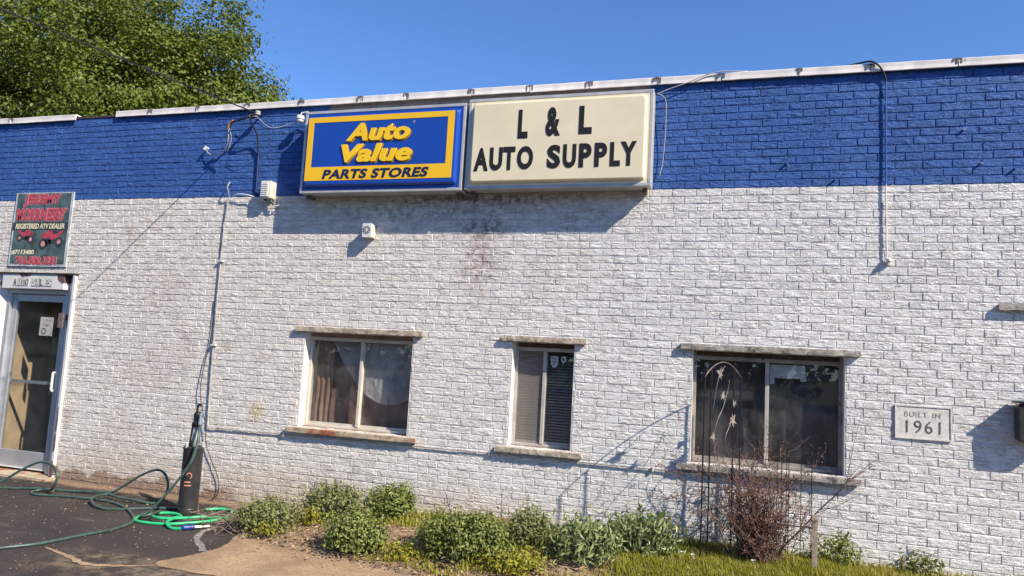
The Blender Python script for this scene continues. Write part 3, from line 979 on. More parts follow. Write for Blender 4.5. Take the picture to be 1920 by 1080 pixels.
tag(build('paper_patch', MB().plate([(0.318, 1.70), (0.60, 1.70), (0.60, 1.62), (0.61, 1.57), (0.565, 1.565), (0.56, 1.588), (0.47, 1.583), (0.36, 1.592), (0.355, 1.535), (0.318, 1.53)], 0.1475, 0.1487), M['paper']), 'torn pale paper taped inside the top of the wide window', 'paper')

# door ---------------------------------------------------------------
DX0, DX1, DZ1 = -8.366, -7.41, 2.14
tr = MB()
def splay(poly):
    n_ = len(poly)
    tr.add([(x, y, -0.05) for x, y in poly] + [(x, y, 2.318) for x, y in poly],
           [tuple(range(n_ - 1, -1, -1)), tuple(range(n_, 2 * n_))] + [(i, (i + 1) % n_, n_ + (i + 1) % n_, n_ + i) for i in range(n_)])
splay([(-7.27, -0.034), (-7.235, -0.034), (-7.235, 0.16), (DX1 + 0.001, 0.16), (DX1 + 0.001, 0.062)])
splay([(-8.54, -0.034), (-8.505, -0.034), (DX0 - 0.001, 0.062), (DX0 - 0.001, 0.16), (-8.54, 0.16)])
tr.box(DX0 - 0.001, DX1 + 0.001, -0.027, 0.155, DZ1 + 0.001, 2.316)
surround = build('door_surround', tr, M['trim_peel'], building, bevel=0.004)
build('drip_strip', MB().box(-8.56, -7.215, -0.04, 0.0, 2.319, 2.333), M['dark_wood'], surround)
letters = 'AUTO SALES'
ghost = [0, 1, 1, 0, None, 1, 1, 0, 1, 1]
lx = -8.185
for ch, g in zip(letters, ghost):
    if ch != ' ':
        build('letter_tile', MB().box(lx, lx + 0.058, -0.0305, -0.0275, 2.172, 2.262), M['ghost_back'] if g else M['letter_ghost'], surround)
        text_mesh('letter', ch, (lx + 0.006, lx + 0.052, 2.178, 2.256), -0.0312, 0.002, M['letter_ghost'] if g else M['letter_worn'], surround, bold=0.02)
    lx += 0.062 if ch != ' ' else 0.042
# aluminium frame and leaf
fr = MB()
fr.box(DX0 + 0.0005, DX0 + 0.05, 0.06, 0.17, 0.03, DZ1)
fr.box(DX1 - 0.05, DX1 - 0.0005, 0.06, 0.17, 0.03, DZ1)
fr.box(DX0 + 0.05, DX1 - 0.05, 0.062, 0.168, DZ1 - 0.05, DZ1 - 0.0005)
build('door_frame', fr, M['alu'], building, bevel=0.003)
build('threshold', MB().slab(DX0 - 0.2, DX1 + 0.22, -0.16, 0.24, -0.05, 0.028, 20, 3, 2, 0.006, 31), M['stone_rust'], building)
lf = MB()
A0, A1 = DX0 + 0.053, DX1 - 0.053
lf.box(A0, A0 + 0.07, 0.10, 0.145, 0.05, DZ1 - 0.055)
lf.box(A1 - 0.07, A1, 0.10, 0.145, 0.05, DZ1 - 0.055)
lf.box(A0 + 0.07, A1 - 0.07, 0.102, 0.143, DZ1 - 0.14, DZ1 - 0.057)
lf.box(A0 + 0.07, A1 - 0.07, 0.102, 0.143, 0.055, 0.25)
door = build('door', lf, M['alu'], building, bevel=0.003)
build('pane', MB().box(A0 + 0.068, A1 - 0.068, 0.118, 0.124, 0.245, DZ1 - 0.135), M['glass_door'], door)
build('push_bar', MB().box(A0 + 0.07, A1 - 0.07, 0.126, 0.150, 1.03, 1.065), M['alu'], door)
hd = MB().tube([(A1 - 0.035, 0.10, 0.97), (A1 - 0.035, 0.055, 0.97), (A1 - 0.035, 0.05, 0.985), (A1 - 0.035, 0.05, 1.165), (A1 - 0.035, 0.055, 1.18), (A1 - 0.035, 0.10, 1.18)], 0.0135, 10)
hd.box(A1 - 0.055, A1 - 0.015, 0.094, 0.0995, 0.945, 0.995).box(A1 - 0.055, A1 - 0.015, 0.094, 0.0995, 1.155, 1.205)
build('handle', hd, M['white_plastic'], door)
build('hinge_strike', MB().box(DX1 - 0.03, DX1 + 0.05, 0.02, 0.055, 1.79, 1.86).box(DX1 + 0.002, DX1 + 0.07, -0.045, -0.031, 1.70, 1.87), M['clip'], door)
build('weather_strip', MB().box(A0, A1, 0.094, 0.0985, 0.052, 0.068), M['white_plastic'], door)
cardp = tag(build('paper_sign', MB().box(-7.86, -7.66, 0.1115, 0.113, 1.60, 1.82), M['pale_cable']), 'white paper notice taped inside the glass door', 'notice')
text_mesh('printed_line', 'OPEN', (-7.84, -7.68, 1.765, 1.80), 0.1112, 0.0006, M['ghost_back'], cardp, bold=0.02)
text_mesh('printed_line', 'TIME', (-7.83, -7.70, 1.71, 1.745), 0.1112, 0.0006, M['ghost_back'], cardp, bold=0.02)
text_mesh('printed_line', 'O', (-7.83, -7.755, 1.615, 1.69), 0.1112, 0.0006, M['letter_worn'], cardp, bold=0.03)
tag(cloth('hanging_cloth', -7.72, -7.45, lambda U: 1.42 + 0.22 * (1 - U), 1.75, 0.24, 0.02, 12, M['blue_cloth'], 24, 16, 21), 'blue cloth hanging inside the glass door by the handle', 'cloth')

# date stone ---------------------------------------------------------
ds = MB().slab(1.246, 1.643, -0.013, 0.05, 1.173, 1.434, 14, 2, 8, 0.0012, 5)
date = build('date_stone', ds, M['limestone'], building)
bd = MB()
bd.box(1.246, 1.643, -0.018, -0.0135, 1.173, 1.183).box(1.246, 1.643, -0.018, -0.0135, 1.424, 1.434).box(1.246, 1.256, -0.018, -0.0135, 1.1832, 1.4238).box(1.633, 1.643, -0.018, -0.0135, 1.1832, 1.4238)
build('stone_border', bd, M['limestone'], date)
text_mesh('carved_word', 'BUILT', (1.315, 1.475, 1.345, 1.385), -0.0142, 0.0006, M['carved'], date, bold=-0.006, spacing=1.15)
text_mesh('carved_word', 'IN', (1.512, 1.565, 1.345, 1.385), -0.0142, 0.0006, M['carved'], date, bold=-0.006, spacing=1.15)
text_mesh('carved_letters', '1961', (1.325, 1.565, 1.222, 1.318), -0.0142, 0.0006, M['letter_worn'], date, bold=-0.002, spacing=1.2)

# weathered lintel at the right edge
build('lintel', MB().slab(1.958, 3.15, -0.05, 0.02, 2.2, 2.254, 26, 2, 2, 0.005, 77), M['stone_grey'], building)
# bolts and holes left in the blue brickwork
for k, (hx, hz) in enumerate([(1.749, 3.655), (1.866, 3.374), (2.091, 3.32), (0.80, 3.262), (0.42, 3.41)]):
    build('wall_anchor', MB().tube([(hx, 0.0, hz), (hx - 0.012, -0.030, hz - 0.006)], 0.009, 8), M['white_plastic'] if k in (0, 1) else M['blue_pipe'], building)

# ------------------------------------------------------------------ illuminated sign boxes
def sign_box(name, x0, x1, z0, z1, label, rim_m, face_builder):
    t = thing(name, ((x0 + x1) / 2, 0.0, z0), label, 'sign')
    c = MB()
    d = 0.205
    # returns (sides) with a folded retainer lip on the front
    c.box(x0, x1, -d + 0.012, -0.045, z0, z0 + 0.03)
    c.box(x0, x1, -d + 0.012, -0.045, z1 - 0.03, z1)
    c.box(x0, x0 + 0.03, -d + 0.012, -0.045, z0 + 0.0302, z1 - 0.0302)
    c.box(x1 - 0.03, x1, -d + 0.012, -0.045, z0 + 0.0302, z1 - 0.0302)
    c.box(x0 + 0.001, x1 - 0.001, -0.0448, -0.038, z0 + 0.001, z1 - 0.001)
    build('cabinet', c, M['cabinet'], t, bevel=0.004)
    r = MB()
    w = 0.028
    for (a, b, cc, dd) in ((x0 - 0.002, x1 + 0.002, z0 - 0.002, z0 + w), (x0 - 0.002, x1 + 0.002, z1 - w, z1 + 0.002)):
        r.box(a, b, -d, -d + 0.0115, cc, dd)
    r.box(x0 - 0.002, x0 + w, -d + 0.0004, -d + 0.0115, z0 + w + 0.0005, z1 - w - 0.0005)
    r.box(x1 - w, x1 + 0.002, -d + 0.0004, -d + 0.0115, z0 + w + 0.0005, z1 - w - 0.0005)
    build('retainer', r, M['cabinet'], t, bevel=0.004)
    for xx in (x0 + 0.05, x1 - 0.06):
        b = MB().box(xx - 0.02, xx + 0.02, -0.12, -0.08, z0 - 0.045, z0 - 0.003)
        b.box(xx - 0.015, xx + 0.015, -0.08, 0.0, z0 - 0.03, z0 - 0.003)
        build('bracket', b, M['clip'], t)
    face_builder(t, x0 + w - 0.004, x1 - w + 0.004, z0 + w - 0.004, z1 - w + 0.004, -d + 0.004)
    return t

def pan_face(x0, x1, z0, z1, y, inset, depth, rad=0.02):
    """moulded plastic face: flat rim, sloping side, raised middle"""
    mb = MB()
    def ring_(i, yy, r):
        a, b, c, d = x0 + i, x1 - i, z0 + i, z1 - i
        out = []
        for (cx, cz, s) in ((b - r, d - r, 0), (a + r, d - r, 1), (a + r, c + r, 2), (b - r, c + r, 3)):
            for k in range(5):
                w = (s + k / 4) * math.pi / 2
                out.append((cx + r * math.cos(w), yy, cz + r * math.sin(w)))
        return out
    rings = [ring_(0, y, 0.004), ring_(inset * 0.55, y, rad), ring_(inset * 0.66, y - depth * 0.35, rad), ring_(inset * 0.95, y - depth * 0.97, rad), ring_(inset * 1.08, y - depth, rad)]
    n = len(rings[0])
    for r in rings:
        mb.v += r
    for i in range(len(rings) - 1):
        for k in range(n):
            k2 = (k + 1) % n
            mb.f.append((i * n + k, (i + 1) * n + k, (i + 1) * n + k2, i * n + k2))
    mb.f.append(tuple((len(rings) - 1) * n + k for k in range(n - 1, -1, -1)))
    return mb

def face_av(t, x0, x1, z0, z1, y):
    f = build('face', pan_face(x0, x1, z0, z1, y, 0.055, 0.035), M['sign_blue'], t)
    yf = y - 0.035
    a, b, c, d = -4.172, -2.572, 3.300, 3.958
    i0, i1, j0, j1 = -4.108, -2.640, 3.440, 3.902
    br = MB()
    br.box(a, b, yf - 0.003, yf - 0.0005, j1, d).box(a, b, yf - 0.003, yf - 0.0005, c, j0)
    br.box(a, i0, yf - 0.003, yf - 0.0005, j0 + 0.0002, j1 - 0.0002).box(i1, b, yf - 0.003, yf - 0.0005, j0 + 0.0002, j1 - 0.0002)
    build('yellow_border', br, M['sign_yellow'], f)
    for (txt, rect) in (('Auto', (-3.724, -3.03, 3.693, 3.876)), ('Value', (-3.772, -2.995, 3.478, 3.662))):
        sh = 0.22
        x0_, x1_, z0_, z1_ = rect
        text_mesh('lettering_shade', txt, (x0_ + 0.007, x1_ + 0.012, z0_ - 0.012, z1_ - 0.006), yf - 0.0008, 0.004, M['letter_amber'], f, sh, 0.048, 1.04)
        text_mesh('lettering', txt, rect, yf - 0.006, 0.008, M['letter_yellow'], f, sh, 0.040, 1.04)
    text_mesh('lettering', 'PARTS STORES', (-3.968, -2.805, 3.316, 3.412), yf - 0.0034, 0.003, M['letter_navy'], f, 0.2, 0.035, 1.06)
    rm = MB()
    for k in range(14):
        a_, b_ = 2 * math.pi * k / 14, 2 * math.pi * (k + 1) / 14
        cx, cz = -2.995, 3.868
        rm.add([(cx + 0.013 * math.cos(a_), yf - 0.001, cz + 0.013 * math.sin(a_)), (cx + 0.013 * math.cos(b_), yf - 0.001, cz + 0.013 * math.sin(b_)), (cx + 0.009 * math.cos(b_), yf - 0.001, cz + 0.009 * math.sin(b_)), (cx + 0.009 * math.cos(a_), yf - 0.001, cz + 0.009 * math.sin(a_))], [(0, 1, 2, 3)])
    build('registered_mark', rm, M['pale_cable'], f)
    text_mesh('registered_mark', 'R', (cx - 0.005, cx + 0.005, cz - 0.006, cz + 0.006), yf - 0.0008, 0.0006, M['pale_cable'], f)

def face_ll(t, x0, x1, z0, z1, y):
    f = build('face', pan_face(x0, x1, z0, z1, y, 0.045, 0.04, 0.03), M['sign_cream'], t, smooth_it=False)
    yf = y - 0.04
    for ch, rect in (('L', (-1.932, -1.838, 3.652, 3.926)), ('&', (-1.668, -1.532, 3.662, 3.936)), ('L', (-1.359, -1.240, 3.670, 3.932))):
        text_mesh('letter', ch, rect, yf - 0.0006, 0.003, M['letter_black'], f, 0, 0.045)
    lx_ = [(-2.347, -2.222, 'A'), (-2.205, -2.095, 'U'), (-2.085, -1.985, 'T'), (-1.978, -1.770, 'O')]
    sc = [('A', -2.347, -2.215), ('U', -2.207, -2.093), ('T', -2.090, -1.985), ('O', -1.988, -1.850)]
    sc = [('A', -2.347, -2.206), ('U', -2.192, -2.068), ('T', -2.062, -1.946), ('O', -1.925, -1.772), ('S', -1.640, -1.516), ('U', -1.492, -1.372), ('P', -1.345, -1.232), ('P', -1.204, -1.092), ('L', -1.065, -0.975), ('Y', -0.972, -0.832)]
    for k, (ch, a, b) in enumerate(sc):
        dz = -0.004 + 0.012 * k / 9
        text_mesh('letter', ch, (a, b, 3.358 + dz, 3.578 + dz), yf - 0.0006, 0.003, M['letter_black'], f, 0, 0.045)

sign_box('parts_store_sign', -4.238, -2.474, 3.184, 4.036, 'blue and yellow lightbox sign reading PARTS STORES', None, face_av)
sign_box('auto_supply_sign', -2.442, -0.706, 3.192, 4.066, 'cream lightbox sign with black letters reading AUTO SUPPLY', None, face_ll)

# ------------------------------------------------------------------ poster over the door
poster = thing('poster_board', (-7.87, -0.02, 2.408), 'dark poster board with red lettering and red quad bikes above the door', 'poster')
px0, px1, pz0, pz1 = -8.32, -7.42, 2.408, 3.30
build('board', MB().box(px0, px1, -0.022, -0.010, pz0, pz1), M['poster_edge'], poster)
build('print', MB().box(px0 + 0.03, px1 - 0.035, -0.0245, -0.0225, pz0 + 0.03, pz1 - 0.012), M['poster'], poster)
build('band', MB().box(px0 + 0.005, px1 - 0.03, -0.0268, -0.0248, 2.845, 2.935), M['poster_dark'], poster)
for (txt, rect, mm_, bold) in (('JEREMY', (-8.18, -7.60, 3.125, 3.275), 'poster_red', 0.045), ('MORRNESEY', (-8.27, -7.50, 2.955, 3.105), 'poster_red', 0.045), ('716.508.1251', (-8.20, -7.565, 2.43, 2.525), 'poster_red', 0.045)):
    a, b, c, d = rect
    text_mesh('lettering_outline', txt, (a - 0.008, b + 0.008, c - 0.006, d + 0.006), -0.0250, 0.0008, M['poster_pink'], poster, 0.05, bold + 0.035, 1.02)
    text_mesh('lettering', txt, rect, -0.0262, 0.0008, M['poster_red'], poster, 0.05, bold, 1.02)
text_mesh('lettering', 'REGISTERED ATV DEALER', (-8.265, -7.50, 2.858, 2.922), -0.0272, 0.0008, M['poster_cream'], poster, 0.1, 0.03, 1.0)
text_mesh('lettering', '#7113480', (-8.285, -7.93, 2.545, 2.605), -0.0256, 0.0008, M['poster_cream'], poster, 0.1, 0.03, 1.0)
def quad(cx, cz, s, flip):
    g = MB()
    f = -1 if flip else 1
    P = lambda l: [(cx + f * s * x, cz + s * z) for x, z in (l if f > 0 else l[::-1])]
    g.plate(P([(-0.5, 0.12), (-0.42, 0.26), (-0.15, 0.38), (0.02, 0.40), (0.14, 0.26), (0.30, 0.24), (0.62, 0.44), (0.60, 0.30), (0.34, 0.08), (0.1, 0.0), (-0.2, -0.02), (-0.3, 0.1)]), -0.0262, -0.0250)
    body = build('printed_quad_bike', g, M['poster_red'], poster)
    d = MB()
    for wx, wz, r in ((-0.34, -0.14, 0.22), (0.46, -0.06, 0.2), (-0.1, -0.05, 0.16)):
        d.disc(cx + f * s * wx, cz + s * wz, r * s, -0.0275, -0.0264)
    d.plate(P([(-0.1, 0.02), (0.3, 0.06), (0.25, -0.12), (-0.05, -0.14)]), -0.0275, -0.0264)
    build('printed_wheels', d, M['poster_dark'], body)
    e = MB()
    for wx, wz, r in ((-0.34, -0.14, 0.11), (0.46, -0.06, 0.09)):
        e.disc(cx + f * s * wx, cz + s * wz, r * s, -0.0286, -0.0277)
    build('printed_hubs', e, M['poster_pink'], body)
    h_ = MB()
    h_.plate(P([(-0.06, 0.38), (-0.02, 0.52), (0.10, 0.56), (0.10, 0.53), (0.02, 0.49), (0.0, 0.38)]), -0.0275, -0.0264)
    h_.plate(P([(0.08, 0.30), (0.34, 0.30), (0.40, 0.36), (0.12, 0.37)]), -0.0275, -0.0264)
    h_.plate(P([(-0.46, 0.17), (-0.30, 0.27), (-0.29, 0.24), (-0.44, 0.14)]), -0.0275, -0.0264)
    build('printed_trim', h_, M['poster_dark'], body)
quad(-7.70, 2.72, 0.30, False)
quad(-8.08, 2.76, 0.22, True)

# ------------------------------------------------------------------ small things on the wall
# alarm sounder
hx0, hx1, hz0, hz1, hd_ = -3.545, -3.445, 2.752, 2.888, 0.105
horn = thing('alarm_sounder', (-3.5, 0.0, hz0), 'small cream box with round grille under the blue and yellow sign', 'alarm')
build('housing', MB().box(hx0 + 0.01, hx1, -hd_ + 0.012, 0.0, hz0, hz1), M['old_plastic'], horn, bevel=0.006)
build('front_plate', MB().box(hx0, hx1 + 0.003, -hd_, -hd_ + 0.0115, hz0 - 0.003, hz1 + 0.003), M['white_plastic'], horn, bevel=0.003)
cx, cz = (hx0 + hx1) / 2, (hz0 + hz1) / 2 + 0.004
build('grille', MB().disc(cx, cz, 0.040, -hd_ - 0.002, -hd_ - 0.0004), M['dark_grille'], horn)
sp_ = MB()
for k in range(4):
    w = math.pi * k / 4 + 0.2
    dx, dz = math.cos(w), math.sin(w)
    sp_.plate([(cx + 0.039 * dx + 0.0025 * dz, cz + 0.039 * dz - 0.0025 * dx), (cx + 0.039 * dx - 0.0025 * dz, cz + 0.039 * dz + 0.0025 * dx), (cx - 0.039 * dx - 0.0025 * dz, cz - 0.039 * dz + 0.0025 * dx), (cx - 0.039 * dx + 0.0025 * dz, cz - 0.039 * dz - 0.0025 * dx)], -hd_ - 0.0045 - 0.0002 * k, -hd_ - 0.0023)
sp_.disc(cx, cz, 0.009, -hd_ - 0.0065, -hd_ - 0.0022, 12)
build('spokes', sp_, M['white_plastic'], horn)

# dome camera at the corner of the sign
dome = thing('security_camera', (-4.36, -0.12, 3.99), 'white dome security camera at the corner of the blue sign', 'camera')
dm = MB()
prof = []
for k in range(9):
    a = math.pi * k / 16
    prof.append((0.052 * math.cos(a), -0.052 * math.sin(a)))
body = MB().lathe([(0.036, 4.035), (0.041, 4.025), (0.042, 4.0), (0.039, 3.992)], -4.365, -0.115, 20)
build('housing', body, M['white_plastic'], dome, smooth_it=True)
build('dome_lens', MB().lathe([(0.036, 3.9915), (0.033, 3.975), (0.023, 3.962), (0.009, 3.957)], -4.365, -0.115, 20), M['white_plastic'], dome, smooth_it=True)
build('mount', MB().tube([(-4.365, -0.115, 4.035), (-4.36, -0.11, 4.07), (-4.30, -0.09, 4.085), (-4.238, -0.08, 4.03)], 0.006, 6), M['white_plastic'], dome)

# electrical box
eb = thing('junction_box', (-4.72, 0.0, 3.165), 'grey-white louvred junction box left of the blue and yellow sign', 'junction box')
build('case', MB().box(-4.785, -4.662, -0.105, 0.0, 3.168, 3.352), M['old_plastic'], eb, bevel=0.006)
build('lid', MB().box(-4.775, -4.682, -0.115, -0.1055, 3.182, 3.34), M['white_plastic'], eb, bevel=0.003)
lv = MB()
for k in range(6):
    lv.box(-4.764, -4.694, -0.118, -0.1153, 3.202 + k * 0.021, 3.208 + k * 0.021)
build('louvre', lv, M['pale_cable'], eb)
build('gland', MB().tube([(-4.75, -0.05, 3.168), (-4.75, -0.05, 3.148)], 0.018, 10), M['dark_grille'], eb)
build('gland', MB().tube([(-4.69, -0.05, 3.168), (-4.67, -0.055, 3.13), (-4.64, -0.05, 3.10)], 0.012, 8), M['dark_grille'], eb)

def cable(name, pts, r, material, label, cat='cable', seg=6, n=8, group=None):
    return tag(build(name, MB().tube(spline(pts, n), r, seg), material, None, True), label, cat, group)

# overhead service drop and its anchor on the wall
A = Vector((-4.93, -0.10, 4.10))
D = Vector((-0.10, -1.0, -0.045))
drop = [A + D * d + Vector((0, 0, -0.0035 * d * (14 - d))) + Vector((0, 0, 0.035 * d)) for d in (0, 0.7, 1.5, 2.5, 4, 6, 9, 14)]
drop = [(p.x, p.y, p.z) for p in drop]
cable('service_cable', drop, 0.007, M['black_cable'], 'black overhead service cable running from the blue wall past the tree')
anc = thing('cable_anchor', (-4.93, 0.0, 4.05), 'dark cable anchor with insulators high on the blue wall', 'cable anchor')
a1 = MB().tube([(-4.93, 0.0, 4.11), (-4.93, -0.10, 4.10)], 0.012, 8)
build('eye_bolt', a1, M['iron'], anc)
build('insulator', MB().lathe([(0.012, 4.075), (0.028, 4.08), (0.030, 4.095), (0.018, 4.10), (0.030, 4.105), (0.028, 4.12), (0.012, 4.125)], -4.915, -0.095, 12), M['grey_metal'], anc, smooth_it=True)
build('clevis', MB().tube(spline([(-5.0, -0.12, 4.11), (-5.03, -0.11, 4.09), (-5.01, -0.10, 4.05), (-4.96, -0.09, 4.055), (-4.94, -0.1, 4.09)], 5), 0.007, 6), M['iron'], anc)
# tangle of leads
lead = 'leads hanging from the cable anchor'
cable('cable_lead', [(-4.95, -0.10, 4.07), (-5.0, -0.16, 4.03), (-5.08, -0.2, 3.99), (-5.15, -0.2, 3.97), (-5.19, -0.18, 3.91)], 0.011, M['black_cable'], 'thick black lead looping left from the cable anchor to the copper joint', group=lead)
cable('cable_joint', [(-5.13, -0.2, 3.99), (-5.17, -0.2, 3.965), (-5.19, -0.2, 3.93), (-5.20, -0.19, 3.90)], 0.016, M['copper'], 'rust brown taped cable joint hanging below the coping', 'cable joint')
cable('cable_lead', [(-5.19, -0.2, 3.92), (-5.20, -0.17, 3.85), (-5.21, -0.14, 3.78), (-5.20, -0.13, 3.72)], 0.004, M['pale_cable'], 'pale straight lead hanging from the copper joint', group=lead)
cable('cable_lead', [(-5.18, -0.19, 3.91), (-5.17, -0.16, 3.82), (-5.19, -0.15, 3.74), (-5.23, -0.13, 3.68)], 0.0035, M['pale_cable'], 'thin pale lead with frayed end beneath the copper joint', group=lead)
cable('cable_lead', [(-5.19, -0.19, 3.9), (-5.22, -0.15, 3.79), (-5.30, -0.1, 3.69), (-5.42, -0.07, 3.66), (-5.54, -0.05, 3.69), (-5.585, -0.04, 3.74)], 0.0055, M['pale_cable'], 'white lead curving left to an eyelet on the blue wall', group=lead)
tag(build('wall_eyelet', MB().tube([(-5.59, 0.0, 3.76), (-5.59, -0.05, 3.755)], 0.012, 8).tube([(-5.575, -0.05, 3.77), (-5.60, -0.055, 3.735)], 0.016, 8), M['white_plastic']), 'small white eyelet on the blue wall at the lead end', 'eyelet')
cable('cable_lead', [(-4.92, -0.1, 4.07), (-4.90, -0.2, 4.02), (-4.80, -0.25, 4.0), (-4.72, -0.23, 3.93), (-4.66, -0.17, 3.90), (-4.55, -0.13, 3.93), (-4.42, -0.11, 3.985)], 0.003, M['pale_cable'], 'thin pale lead from the cable anchor to the dome camera', group=lead)
cable('cable_lead', [(-4.94, -0.10, 4.08), (-4.955, -0.17, 4.05), (-4.94, -0.15, 3.98), (-4.915, -0.07, 3.86), (-4.915, -0.03, 3.7)], 0.010, M['black_cable'], 'black lead dropping from the cable anchor into the wall conduit', group=lead)
cable('conduit', [(-4.915, -0.022, 3.72), (-4.912, -0.022, 3.6), (-4.905, -0.022, 3.4), (-4.903, -0.022, 3.22)], 0.013, M['shaded_pipe'], 'conduit running down to the junction box, its shadow painted in as dark blue', 'conduit')
cable('cable', [(-5.19, -0.03, 3.20), (-5.12, -0.05, 3.225), (-5.02, -0.055, 3.22), (-4.92, -0.05, 3.20), (-4.83, -0.05, 3.165), (-4.755, -0.05, 3.150)], 0.007, M['white_pipe'], 'white cable looping from the tall conduit to the junction box')
cable('cable', [(-4.66, -0.055, 3.12), (-4.63, -0.05, 3.09), (-4.55, -0.03, 3.12), (-4.45, -0.03, 3.18)], 0.006, M['white_pipe'], 'short white cable curling under the corner of the blue sign')
# tall conduit on the white wall and the long pipe to the right
cable('conduit', [(-5.215, -0.06, 3.36), (-5.225, -0.08, 3.30), (-5.22, -0.06, 3.24), (-5.235, -0.03, 3.17), (-5.262, -0.024, 2.9), (-5.262, -0.024, 2.15), (-5.245, -0.024, 1.3), (-5.228, -0.024, 0.80), (-5.21, -0.024, 0.745), (-5.12, -0.024, 0.738)], 0.0068, M['old_pipe'], 'tall white conduit running down the wall left of the windows', 'conduit')
cable('conduit', [(-5.12, -0.020, 0.738), (-4.4, -0.020, 0.745), (-3.5, -0.020, 0.752), (-2.7, -0.020, 0.752), (-1.9, -0.020, 0.755), (-1.25, -0.020, 0.752), (-0.5, -0.020, 0.752), (0.9, -0.020, 0.752)], 0.006, M['old_pipe'], 'long horizontal white pipe along the wall under the window sills', 'conduit', 8)
for k, (xx, zz) in enumerate([(-5.262, 2.5), (-5.25, 1.6), (-4.3, 0.746), (-2.1, 0.754), (-0.62, 0.752)]):
    st_ = MB()
    if k < 2:
        st_.box(xx - 0.03, xx + 0.03, -0.0415, -0.008, zz - 0.008, zz + 0.008)
    else:
        st_.box(xx - 0.008, xx + 0.008, -0.0335, -0.008, zz - 0.022, zz + 0.022)
    tag(build('pipe_strap', st_, M['white_pipe'], None, bevel=0.002), ['pipe strap on the tall conduit, above the windows', 'pipe strap on the tall conduit, level with the window heads', 'pipe strap left of the rust-stained sill', 'pipe strap left of the narrow window sill', 'pipe strap near the wide window sill'][k], 'pipe strap', 'pipe straps on the wall')
# thin loose wires
cable('wire', [(-5.29, -0.02, 2.1), (-5.30, -0.022, 1.64), (-5.335, -0.03, 1.41), (-5.35, -0.04, 1.13), (-5.30, -0.04, 0.93), (-5.235, -0.04, 0.75), (-5.23, -0.03, 0.62), (-5.175, -0.03, 0.48), (-5.05, -0.03, 0.28), (-5.01, -0.03, 0.15), (-5.03, -0.04, 0.05), (-5.09, -0.06, 0.01)], 0.0042, M['black_cable'], 'thin black wire dangling down the wall beside the black cylinder', 'wire')
cable('wire', [(-0.69, -0.06, 4.075), (-0.60, -0.06, 4.11), (-0.42, -0.055, 4.17), (-0.25, -0.05, 4.235), (-0.12, -0.05, 4.252), (0.08, -0.02, 4.25)], 0.0045, M['pale_cable'], 'pale wire looping from the cream sign over the coping', 'wire')
cable('wire', [(-0.695, -0.08, 4.07), (-0.64, -0.07, 4.05), (-0.61, -0.06, 3.98), (-0.61, -0.04, 3.7), (-0.625, -0.03, 3.45), (-0.65, -0.03, 3.32)], 0.0028, M['pale_cable'], 'thin pale wire hanging down beside the cream sign', 'wire')
cable('wire', [(0.78, 0.05, 4.252), (0.98, -0.03, 4.255), (1.06, -0.055, 4.252), (1.12, -0.055, 4.21), (1.165, -0.03, 4.14), (1.178, -0.02, 4.08)], 0.008, M['black_cable'], 'black wire bending over the coping into the right-hand conduit', 'wire')
rp = thing('wall_conduit', (1.18, 0.0, 2.55), 'thin vertical conduit crossing from blue to white paint at the right', 'conduit')
build('upper_tube', MB().tube([(1.178, -0.022, 4.09), (1.178, -0.022, ZB)], 0.0062, 8), M['blue_pipe'], rp)
build('lower_tube', MB().tube([(1.178, -0.022, ZB), (1.184, -0.022, 2.60)], 0.0062, 8), M['white_pipe'], rp)
build('lamp_socket', MB().tube([(1.184, -0.02, 2.60), (1.195, -0.04, 2.575), (1.205, -0.055, 2.585)], [0.012, 0.022, 0.016], 10).tube([(1.20, 0.0, 2.56), (1.20, -0.03, 2.565)], 0.02, 10), M['white_pipe'], rp)

# black wall box at the right edge of the picture
wb = thing('wall_mailbox', (2.16, 0.0, 1.23), 'black metal wall box at the far right of the white wall', 'mailbox')
bxp = MB().plate([(2.05, 1.235), (2.05, 1.47), (2.09, 1.50), (2.27, 1.50), (2.31, 1.47), (2.31, 1.235), (2.28, 1.215), (2.08, 1.215)], -0.135, -0.03)
build('body', bxp, M['black_tank'], wb, bevel=0.005)
build('lid', MB().box(2.04, 2.32, -0.15, -0.02, 1.502, 1.515), M['black_tank'], wb)
build('back_plate', MB().box(2.12, 2.24, -0.03, 0.0, 1.28, 1.44), M['black_tank'], wb)

# ------------------------------------------------------------------ black cylinder with pump and hoses
CX, CY = -4.885, -0.60
tank = thing('pump_cylinder', (CX, CY, 0.0), 'tall black steel cylinder with pump head standing on the asphalt', 'pump')
build('body', MB().lathe([(0.088, 0.002), (0.092, 0.012), (0.092, 0.055), (0.089, 0.06), (0.089, 0.60), (0.093, 0.605), (0.093, 0.625), (0.086, 0.632)], CX, CY, 32), M['black_tank'], tank, smooth_it=True, bevel=0.002)
lw = MB()
for k in range(3):
    a = 0.4 + k * 2.094
    x_, y_ = CX + 0.083 * math.cos(a), CY + 0.083 * math.sin(a)
    lw.lathe([(0.014, 0.62), (0.014, 0.668), (0.009, 0.675)], x_, y_, 8)
build('lug', lw, M['grey_metal'], tank)
build('rod', MB().tube([(CX, CY, 0.60), (CX + 0.012, CY, 0.83)], 0.026, 12), M['grey_metal'], tank, smooth_it=True)
build('guide_rod', MB().tube([(CX - 0.036, CY - 0.02, 0.62), (CX - 0.024, CY - 0.01, 0.85)], 0.009, 8), M['iron'], tank)
pmp = MB().lathe([(0.030, 0.815), (0.048, 0.825), (0.048, 0.85), (0.036, 0.86), (0.038, 0.93), (0.030, 0.95), (0.018, 0.958)], CX + 0.012, CY, 14)
pmp.tube([(CX + 0.012, CY, 0.90), (CX + 0.07, CY - 0.03, 0.915)], 0.024, 10)
build('pump_head', pmp, M['iron'], tank, smooth_it=True)
